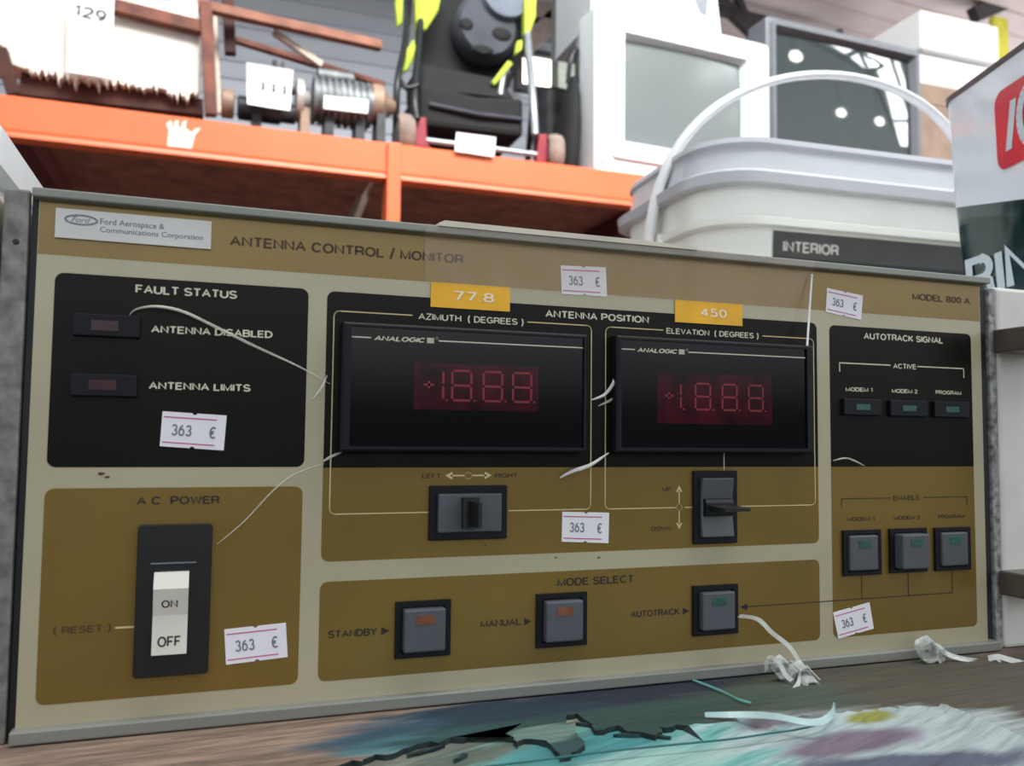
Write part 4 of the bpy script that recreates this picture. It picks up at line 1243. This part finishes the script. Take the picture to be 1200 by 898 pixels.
# ------------------------------------------------------------------ pushchair
m_lime = mat('lime_green_fabric', (164, 188, 56), 0.8, var=0.06, scale=30)
m_blk = mat('black_fabric', (15, 14, 16), 0.85, var=0.15, scale=16, bump=0.3)
m_gry = mat('dark_grey_fabric', (60, 63, 72), 0.8, var=0.12, scale=14, bump=0.2)
m_tube = mat('black_tube', (30, 32, 36), 0.4, 0.2)
m_sil = mat('silver_tube', (170, 176, 184), 0.35, 0.7)
m_tyre = mat('dusty_beige_tyre', (138, 121, 111), 0.8, var=0.12, scale=30)
m_hub = mat('grey_wheel_hub', (110, 104, 104), 0.5)
m_redp = mat('red_pedal', (138, 24, 42), 0.5)
pc = thing('pushchair', (0.75, 2.15, DZ), 'lime green and black folding pushchair with dusty beige tyres, standing on the rack shelf', 'pushchair')
def wheel(px, py, Y, r, wd, turn=0.0):
    c = at(px, py, Y)
    c.z = DZ + r
    ax = Vector((math.cos(turn), math.sin(turn), 0))
    f = MB()
    prof = [(r * 0.62, -wd * 0.42), (r * 0.86, -wd * 0.5), (r * 0.97, -wd * 0.34), (r, 0), (r * 0.97, wd * 0.34), (r * 0.86, wd * 0.5), (r * 0.62, wd * 0.42)]
    f.lathe(c, ax, prof, 32)
    t = f.build('wheel', m_tyre, pc, smooth=50)
    h = MB(); h.lathe(c, ax, [(r * 0.2, -wd * 0.60), (r * 0.6, -wd * 0.50), (r * 0.6, wd * 0.50), (r * 0.2, wd * 0.60)], 20)
    h.build('hub', m_hub, t, smooth=40)
    return c
w0 = wheel(474, 141, 2.02, 0.064, 0.046, -0.02)
w1 = wheel(649, 165, 2.02, 0.064, 0.046, -0.18)
w2 = wheel(615, 150, 2.55, 0.085, 0.05)
w3 = wheel(505, 140, 2.55, 0.085, 0.05)
def pt(name, pts, r, m_, n=8, fl=None):
    f = MB(); f.tube(pts, r, n, 0, fl); return f.build(name, m_, pc, smooth=60)
pt('axle', [w0 + Vector((0.03, -0.02, -0.01)), w1 + Vector((-0.03, -0.02, -0.01))], 0.009, m_sil)
pt('frame_tube', spline([at(482, -60, 2.35), at(476, 40, 2.15), at(466, 95, 2.02), w0 + Vector((-0.02, 0.02, 0.02))]), 0.010, m_tube)
pt('frame_tube', spline([at(498, -60, 2.35), at(491, 50, 2.12), at(486, 110, 2.0), at(488, 140, 1.98)]), 0.012, m_tube)
pt('frame_tube', spline([at(614, -60, 2.35), at(618, 40, 2.15), at(624, 110, 2.0), at(627, 158, 1.98)]), 0.012, m_sil)
pt('frame_tube', [at(487, 108, 2.02), w3 + Vector((0, 0, 0.0))], 0.010, m_tube)
pt('frame_tube', [at(625, 118, 2.02), w2], 0.010, m_tube)
pt('cross_tube', spline([at(468, 92, 2.02), at(476, 103, 2.0), at(490, 100, 2.0)]), 0.008, m_tube)
pt('cross_tube', spline([at(586, 112, 2.1), at(590, 88, 2.12), at(596, 84, 2.12)]), 0.010, m_sil)
f = MB()
def sheet(poly, Y, th, bow=0.0):
    P = [at(*q_, Y) for q_ in poly]
    f.loft([P, [v + Vector((0, th, 0)) for v in P]])
sheet([(486, -30), (521, -30), (514, 12), (500, 34), (488, 40)], 2.16, 0.03)
sheet([(486, 44), (488, 62), (478, 82), (468, 88), (470, 68)], 2.10, 0.02)
sheet([(463, 0), (473, -8), (472, 26), (466, 32)], 2.2, 0.02)
f.build('canopy_panel', m_lime, pc, bevel=0.006)
f = MB()
sheet([(615, -30), (630, -30), (628, 20), (620, 42), (615, 40)], 2.14, 0.03)
sheet([(606, 48), (613, 46), (612, 58), (604, 64)], 2.12, 0.02)
sheet([(596, 70), (602, 74), (580, 100), (576, 96)], 2.10, 0.02)
f.build('side_strap', m_lime, pc, bevel=0.004)
def lump(name, cx, cy, Y, rx, ry, rz, m_, amp=0.08, seed=1, pw_=2.6):
    f = MB()
    c = at(cx, cy, Y)
    rings, n = 14, 24
    loops = []
    for i in range(1, rings):
        th = PI * i / rings
        l = []
        for j in range(n):
            a_ = 2 * PI * j / n
            d = 1 + amp * math.sin(3 * a_ + seed) * math.sin(2 * th + seed * 2) + amp * 0.5 * math.sin(7 * a_ + 3 * th + seed)
            sx_, cx_ = math.sin(a_), math.cos(a_)
            e = 2 / pw_
            l.append(c + Vector((rx * d * math.copysign(abs(cx_) ** e, cx_) * math.sin(th) ** 0.8, ry * d * math.copysign(abs(sx_) ** e, sx_) * math.sin(th) ** 0.8, rz * d * math.cos(th))))
        loops.append(l)
    f.loft(loops)
    return f.build(name, m_, pc if name != 'black_bag' else None, smooth=80)
f = MB()
sheet([(492, 30), (520, -30), (615, -30), (616, 60), (596, 104), (560, 110), (492, 100)], 2.26, 0.06)
f.build('seat_back', m_blk, pc, bevel=0.012)
# dark grey rounded hood pocket
f = MB()
def disc(cx, cy, r, Y, th):
    P = []
    c = at(cx, cy, Y)
    for k in range(32):
        a_ = 2 * PI * k / 32
        P.append(c + Vector((r * math.cos(a_), 0, r * 1.05 * math.sin(a_))))
    f.loft([[c + (v - c) * 0.86 + Vector((0, -0.02, 0)) for v in P], P, [v + Vector((0, th, 0)) for v in P]])
disc(570, 32, 0.105, 2.20, 0.05)
f.build('hood_pocket', m_gry, pc, smooth=40)
f = MB()
c = at(592, -6, 2.18)
f.lathe(c, (0, -1, 0), [(0.085, 0), (0.08, 0.02), (0.03, 0.035)], 28)
f.build('hood_flap', mat('mid_grey_fabric', (112, 120, 134), 0.8), pc, smooth=40)
for cx, cy, rx_, rz_ in ((547, 28, 0.024, 0.022), (588, 40, 0.036, 0.024), (566, 58, 0.040, 0.016)):
    f = MB()
    c = at(cx, cy, 2.179)
    f.loft([[c + Vector((rx_ * k_ * math.cos(2 * PI * q_ / 16), y_, rz_ * k_ * math.sin(2 * PI * q_ / 16))) for q_ in range(16)] for k_, y_ in ((1, 0.004), (0.85, -0.003), (0.3, -0.004))])
    f.build('pocket_fold', m_blk, pc, smooth=60)
# basket
f = MB()
q0 = [at(492, 96, 2.03), at(560, 112, 2.03), at(614, 114, 2.03), at(614, 160, 2.02), at(492, 146, 2.02)]
f.loft([q0, [v + Vector((0, 0.42, 0)) for v in q0]])
bk = f.build('basket', m_blk, pc, bevel=0.015)
f = MB(); f.tube([at(503, 122, 2.018), at(560, 134, 2.012), at(612, 140, 2.018)], 0.007, 8); f.build('basket_piping', m_gry, bk, smooth=60)
f = MB()
f.loft([[at(491, 72, 2.16), at(588, 92, 2.16), at(606, 116, 2.08), at(492, 104, 2.08)], [v + Vector((0, 0.2, 0.01)) for v in (at(491, 72, 2.16), at(588, 92, 2.16), at(606, 116, 2.08), at(492, 104, 2.08))]])
f.build('seat', m_blk, pc, bevel=0.015)
for wv, sx in ((w0, 1), (w1, -1)):
    f = MB()
    bx = wv + Vector((sx * 0.045, -0.03, 0.0))
    f.loft([[bx + Vector((dx, 0, dz)) for dx, dz in ((-0.015, 0.05), (0.012, 0.055), (0.016, -0.02), (0.03 * (1 if sx > 0 else 0.4), -0.035), (-0.022, -0.035))], [bx + Vector((dx, 0.03, dz)) for dx, dz in ((-0.015, 0.05), (0.012, 0.055), (0.016, -0.02), (0.03 * (1 if sx > 0 else 0.4), -0.035), (-0.022, -0.035))]])
    tag(f.build('brake_pedal', m_redp, pc, bevel=0.004), 'red brake pedal')
f = MB()
f.bar(w0 + Vector((0.06, 0.05, -0.045)), w1 + Vector((-0.06, 0.05, -0.045)), 0.06, 0.03); f.build('footrest', m_tube, pc)

# black bag between pushchair and television
bag = thing('black_bag', (1.07, 2.06, DZ), 'slumped dark cloth bag between the pushchair and the white television', 'bag')
def bagloop(z, rx, ry, sh):
    c = at(665, 150, 2.03)
    return [Vector((c.x + sh + rx * math.cos(a_) * (1 + 0.1 * math.sin(3 * a_ + z * 20)), 2.03 + ry * math.sin(a_), z)) for a_ in [2 * PI * k / 24 for k in range(24)]]
f = MB(); f.loft([bagloop(DZ, 0.034, 0.06, -0.008), bagloop(DZ + 0.08, 0.036, 0.075, -0.005), bagloop(DZ + 0.17, 0.030, 0.06, 0.005), bagloop(DZ + 0.26, 0.022, 0.045, 0.012), bagloop(DZ + 0.32, 0.010, 0.02, 0.018)])
f.build('bag_body', m_blk, bag, smooth=60)
bc = at(665, 150, 2.03)
f = MB(); f.tube(spline([Vector((bc.x, 2.03, DZ + 0.30)), Vector((bc.x + 0.005, 2.02, DZ + 0.37)), Vector((bc.x + 0.03, 2.03, DZ + 0.41)), Vector((bc.x + 0.034, 2.04, DZ + 0.30))]), 0.008, 8); f.build('bag_strap', m_tube, bag, smooth=60)
p = at(645, 113, 2.6)
tn = thing('dark_bin', (p.x, 2.6, DZ), 'small dark bin on the shelf behind the right wheel of the pushchair', 'bin')
f = MB()
f.lathe((p.x, 2.6, DZ), (0, 0, 1), [(0.05, 0), (0.075, p.z - DZ), (0.08, p.z - DZ + 0.004), (0.066, p.z - DZ + 0.004), (0.06, p.z - DZ - 0.03)], 24)
f.build('bin_body', m_motd, tn, smooth=40)

# ------------------------------------------------------------------ televisions
m_glass = mat('grey_tube_glass', (104, 111, 111), 0.18, var=0.03, scale=3)
def tv(name, label, org, wd, ht, rz, sides, topb, botb, bev, m_body, m_side, m_glass_, depth, m_back):
    t = thing(name, org, label, 'television')
    t.rotation_euler = (0, 0, 0)
    ca_, sa_ = math.cos(rz), math.sin(rz)
    O = Vector(org)
    def W(x, y, z): return O + Vector((x * ca_ - y * sa_, x * sa_ + y * ca_, z))
    def WL(l, y): return [W(x, y, z) for x, z in l]
    sx0, sx1, sz0, sz1 = sides[0] + sides[1], wd - sides[0] - sides[1], botb, ht - topb
    # front frame around the tube
    f = MB()
    o_ = rr(0, wd, 0, ht, 0.015, 5); i_ = rr(sx0, sx1, sz0, sz1, 0.006, 5)
    i2 = rr(sx0 + 0.010, sx1 - 0.010, sz0 + 0.010, sz1 - 0.010, 0.006, 5)
    o3 = rr(0.006, wd - 0.006, 0.006, ht - 0.006, 0.012, 5)
    f.loft([WL(o_, 0.10), WL(o_, 0.006), WL(o3, 0.0), WL(i_, 0.0), WL(i2, 0.022)], 0, cap0=False, cap1=False)
    f.build('front_frame', m_body, t, smooth=40)
    # inner raised frame
    f = MB()
    a_ = rr(sides[0], wd - sides[0], botb * 0.42, ht - topb * 0.45, 0.012, 5); b_ = rr(sides[0] + 0.006, wd - sides[0] - 0.006, botb * 0.42 + 0.006, ht - topb * 0.45 - 0.006, 0.010, 5)
    f.loft([WL(a_, 0.002), WL(b_, -0.009), WL(rr(sx0 - 0.004, sx1 + 0.004, sz0 - 0.004, sz1 + 0.004, 0.006, 5), -0.009), WL(i_, -0.001)], 0, cap0=False, cap1=False)
    f.build('screen_surround', m_body, t, smooth=40)
    if m_side is not None:
        for x0, x1 in ((0.008, sides[0] - 0.004), (wd - sides[0] + 0.004, wd - 0.008)):
            f = MB(); f.loft([WL(rr(x0, x1, 0.03, ht - 0.03, 0.006, 3), 0.001), WL(rr(x0 + 0.002, x1 - 0.002, 0.032, ht - 0.032, 0.006, 3), -0.003)]); f.build('speaker_panel', m_side, t)
    f = MB()
    gx0, gx1, gz0, gz1 = sx0 + 0.008, sx1 - 0.008, sz0 + 0.008, sz1 - 0.008
    N_ = 18
    vs, fs = [], []
    for j in range(N_ + 1):
        for i in range(N_ + 1):
            u, v = i / N_ * 2 - 1, j / N_ * 2 - 1
            vs.append(W(gx0 + (gx1 - gx0) * i / N_, 0.020 - 0.012 * (1 - 0.5 * u * u - 0.5 * v * v) , gz0 + (gz1 - gz0) * j / N_))
    for j in range(N_):
        for i in range(N_):
            k = j * (N_ + 1) + i
            fs.append((k, k + 1, k + N_ + 2, k + N_ + 1))
    f.raw(vs, fs)
    f.build('screen', m_glass_, t, smooth=60)
    f = MB()
    f.loft([WL(rr(0.004, wd - 0.004, 0.004, ht - 0.004, 0.015, 5), 0.10), WL(rr(0.02, wd - 0.02, 0.01, ht - 0.02, 0.03, 5), 0.16), WL(rr(wd * 0.18, wd * 0.82, 0.01, ht * 0.80, 0.05, 5), depth * 0.75), WL(rr(wd * 0.24, wd * 0.76, 0.01, ht * 0.7, 0.05, 5), depth)])
    f.build('back_shell', m_back, t, smooth=40)
    return t
m_tvw = mat('white_silver_tv_plastic', (206, 212, 217), 0.4, var=0.02)
m_tvs = mat('silver_tv_side', (196, 200, 208), 0.4, 0.2, var=0.02)
m_tvd = mat('grey_tv_plastic', (96, 99, 105), 0.4, var=0.05)
m_tvdd = mat('dark_tv_shell', (60, 62, 68), 0.5)
m_glassd = mat('dark_tube_glass', (46, 54, 54), 0.03, var=0.04, scale=3)
o1 = at(697, 193, 1.925)
tv('television', 'white silver cathode tube television with a blank grey screen, on the right of the shelf', (o1.x, 1.925, DZ), 0.655, 0.513, math.radians(4), (0.055, 0.045), 0.075, 0.105, 0.01, m_tvw, m_tvs, m_glass, 0.48, m_tvs)
tv('television', 'dark grey cathode tube television with white reflections on its screen, right of the white one', (1.79, 2.02, DZ), 0.69, 0.645, math.radians(2), (0.012, 0.022), 0.035, 0.13, 0.01, m_tvd, None, m_glassd, 0.48, m_tvdd)

# white tray on top of the white television
tr = thing('white_crate', (1.32, 2.12, DZ + 0.513), 'white plastic crate with a cut-out side, on top of the white television', 'crate')
f = MB()
zt0 = DZ + 0.516
def wbxs(x0, x1, y0, y1, z0, z1): f.box(x0, x1, y0, y1, z0, z1)
X0_, X1_ = at(694, 0, 2.03).x, at(846, 30, 2.03).x
outer = [(X0_, zt0), (X1_, zt0), (X1_ - 0.03, zt0 + 0.25), (X0_ + 0.02, zt0 + 0.25)]
hole = [at(806, -14, 2.03), at(832, -14, 2.03), at(828, 20, 2.03), at(820, 16, 2.03)]
hp_ = [(v.x, v.z) for v in hole]
for yy in (2.03, 2.33):
    f.loft([[(x, yy, z) for x, z in ((X0_, zt0), (hp_[3][0], zt0), hp_[3], hp_[0], (hp_[0][0], zt0 + 0.25), (X0_ + 0.02, zt0 + 0.25))], [(x, yy + 0.008, z) for x, z in ((X0_, zt0), (hp_[3][0], zt0), hp_[3], hp_[0], (hp_[0][0], zt0 + 0.25), (X0_ + 0.02, zt0 + 0.25))]])
    f.loft([[(x, yy, z) for x, z in ((hp_[3][0], zt0), (X1_, zt0), (X1_ - 0.03, zt0 + 0.25), (hp_[1][0], zt0 + 0.25), hp_[1], hp_[2], hp_[3])], [(x, yy + 0.008, z) for x, z in ((hp_[3][0], zt0), (X1_, zt0), (X1_ - 0.03, zt0 + 0.25), (hp_[1][0], zt0 + 0.25), hp_[1], hp_[2], hp_[3])]])
f.box(X0_, X0_ + 0.01, 2.038, 2.33, zt0, zt0 + 0.24); f.box(X1_ - 0.035, X1_ - 0.025, 2.038, 2.33, zt0, zt0 + 0.24); f.box(X0_ + 0.01, X1_ - 0.036, 2.038, 2.33, zt0, zt0 + 0.008)
f.build('crate_body', m_tvw, tr)

# boxes at the far right of the shelf
m_foam = mat('white_foam', (222, 224, 224), 0.85, var=0.02, scale=60)
m_card = mat('brown_cardboard', (150, 128, 112), 0.8, var=0.1, scale=10)
YB = 2.62
cb0 = at(1070, 90, YB); cbt = at(1085, 96, YB).z
card = thing('cardboard_box', (cb0.x + 0.3, 2.8, DZ), 'brown cardboard box standing behind the dark television, under the foam box', 'box')
f = MB(); f.box(cb0.x, cb0.x + 0.55, YB + 0.02, 2.93, DZ, cbt); f.build('box_body', m_card, card)
f = MB(); f.box(cb0.x - 0.004, cb0.x + 0.554, YB + 0.016, 2.934, cbt - 0.09, cbt); f.build('box_flap', m_card, card)
foam = thing('foam_box', (cb0.x + 0.3, 2.8, cbt), 'white foam box with a lid on top of the stack, at the upper right', 'box')
fx0, fx1 = at(1086, 50, YB).x, at(1171, 50, YB).x
ftop = at(1086, 12, YB).z; fl = at(1086, 58, YB).z
f = MB(); f.box(fx0 - 0.02, fx1 - 0.02, YB + 0.03, 3.02, cbt, fl - 0.004); f.build('box_body', m_foam, foam, bevel=0.012)
f = MB(); f.box(fx0 - 0.03, fx1, YB, 3.05, fl, ftop); f.build('lid', m_foam, foam, bevel=0.012)
f = MB(); yb = at(1160, 20, 2.75)
YEL = thing('yellow_board', (fx1 + 0.1, 3.15, ZF), 'narrow yellow board standing behind the white foam box', 'board')
f.box(at(1164, 14, 3.1).x, at(1182, 60, 3.1).x, 3.1, 3.13, ZF, at(1150, 15, 3.1).z); f.build('board_sheet', mat('bright_yellow_paint', (196, 190, 56), 0.5), YEL)

# ================================================================== torn film and strap on the table
M_STRAND = film('clear_film_strand', (230, 236, 234), 0.36, 0.15)
M_SCRAP = film('crumpled_clear_film', (225, 232, 230), 0.16, 0.12)
def scrap(name, label, strands, clumps):
    pts0 = strands[0][0][0]
    t = thing(name, (pts0.x, pts0.y, ZT), label, 'plastic film', 'scraps of torn clear film')
    f = MB()
    for pts, wv, _ in strands: f.ribbon(spline(pts, 6), wv, 0, 0.00012)
    f.build('film_strand', M_STRAND, t, smooth=70)
    if clumps:
        f = MB()
        rnd = random.Random(11)
        for c, r in clumps:
            for k in range(5):
                a0 = rnd.uniform(0, 2 * PI)
                P = []
                for i in range(9):
                    a_ = a0 + i * 0.55
                    P.append(c + Vector((r * math.cos(a_) * (1 - 0.05 * i), rnd.uniform(-0.3, 0.3) * r, r * math.sin(a_) * 0.8 + rnd.uniform(-0.2, 0.2) * r)))
                f.ribbon(spline(P, 4), (0.0, r * 0.7, r * 0.35), 0, 0.0001)
        f.build('crumpled_film', M_SCRAP, t, smooth=70)
    return t
def A_(px, py, Y): return at(px, py, Y)
scrap('film_scrap', 'torn clear film strand trailing from the autotrack button down to the table', [
    ([A_(866, 722, -.0045), A_(888, 726, -.006), A_(905, 742, -.008), A_(925, 758, -.010), A_(938, 778, -.012)], (0.0016, 0.0, 0.0014), 0),
    ([A_(898, 786, -.014), A_(900, 770, -.016), A_(912, 776, -.016), A_(920, 790, -.018), A_(928, 798, -.020)], (0.002, 0.0, 0.001), 0),
    ([A_(938, 778, -.014), A_(936, 800, -.022), A_(926, 814, -.028), A_(908, 820, -.032), A_(890, 822, -.032)], (0.0012, 0.003, 0.0022), 0),
    ([A_(945, 780, -.014), A_(960, 796, -.018), A_(978, 812, -.024)], (0.0005, 0.0005, 0.0003), 0)],
    [(A_(936, 795, -.018), 0.0065), (A_(948, 806, -.022), 0.0050), (A_(915, 782, -.014), 0.0045)])
scrap('film_scrap', 'small clear film wisp at the right foot of the instrument, on the bare wood', [
    ([A_(1078, 766, -.007), A_(1072, 755, -.008), A_(1086, 750, -.009), A_(1100, 760, -.010), A_(1118, 770, -.012), A_(1150, 776, -.012)], (0.0010, 0.001, 0.0022), 0),
    ([A_(1110, 768, -.010), A_(1130, 774, -.014), A_(1160, 778, -.014)], (0.0004, 0.001, 0.001), 0)],
    [(A_(1086, 761, -.010), 0.0055), (A_(1100, 766, -.011), 0.004)])
scrap('film_scrap', 'clear film wisp at the right edge, in front of the white cabinet', [
    ([A_(1158, 772, -.018), A_(1170, 770, -.02), A_(1185, 774, -.022), A_(1215, 782, -.022)], (0.0006, 0.001, 0.0025), 0),
    ([A_(1162, 776, -.018), A_(1172, 784, -.022), A_(1186, 792, -.028)], (0.001, 0.002, 0.001), 0),
    ([A_(1168, 772, -.018), A_(1178, 782, -.022), A_(1190, 786, -.026)], (0.001, 0.001, 0.0015), 0)], [])
# pale strap and teal thread lying on the table
M_STRAP = film('pale_aqua_strap', (196, 226, 226), 0.5, 0.2)
M_TEAL = mat('teal_thread', (20, 92, 92), 0.5)
def Z_(px, py, h=0.0012): return atz(px, py, ZT + h)
f = MB()
P = spline([Z_(826, 838), Z_(850, 838, .002), Z_(880, 838, .003), Z_(910, 840, .004), Z_(940, 846, .004), Z_(962, 846, .004), Z_(975, 836, .004), Z_(978, 826, .004)], 6)
f.ribbon(P, [Vector((0.0003, 0.0008 + 0.0024 * math.sin(PI * i / (len(P) - 1)), 0.0016)) for i in range(len(P))], 0, 0.0002)
tag(f.build('plastic_strap', M_STRAP, None, smooth=60), 'pale aqua plastic strap curled on the stained wood below the film strand', 'strap')
f = MB()
f.tube(spline([Z_(560, 900), Z_(640, 890), Z_(720, 880), Z_(800, 872), Z_(860, 866), Z_(900, 860), Z_(935, 855), Z_(962, 848), Z_(976, 838)], 6), 0.0004, 6)
tag(f.build('thread', M_TEAL, None, smooth=60), 'long teal thread lying across the stained wood in front', 'thread')
f = MB()
P = spline([Z_(812, 797), Z_(828, 803), Z_(850, 812), Z_(866, 820), Z_(880, 824)], 6)
f.ribbon(P, [Vector((0.0006, 0.0022 * math.sin(PI * (i + .5) / len(P)), 0.0006)) for i in range(len(P))], 0, 0.0002)
tag(f.build('plastic_strip', mat('teal_plastic_strip', (88, 150, 140), 0.35), None, smooth=60), 'short teal plastic strip on the wood under the autotrack button', 'strip')
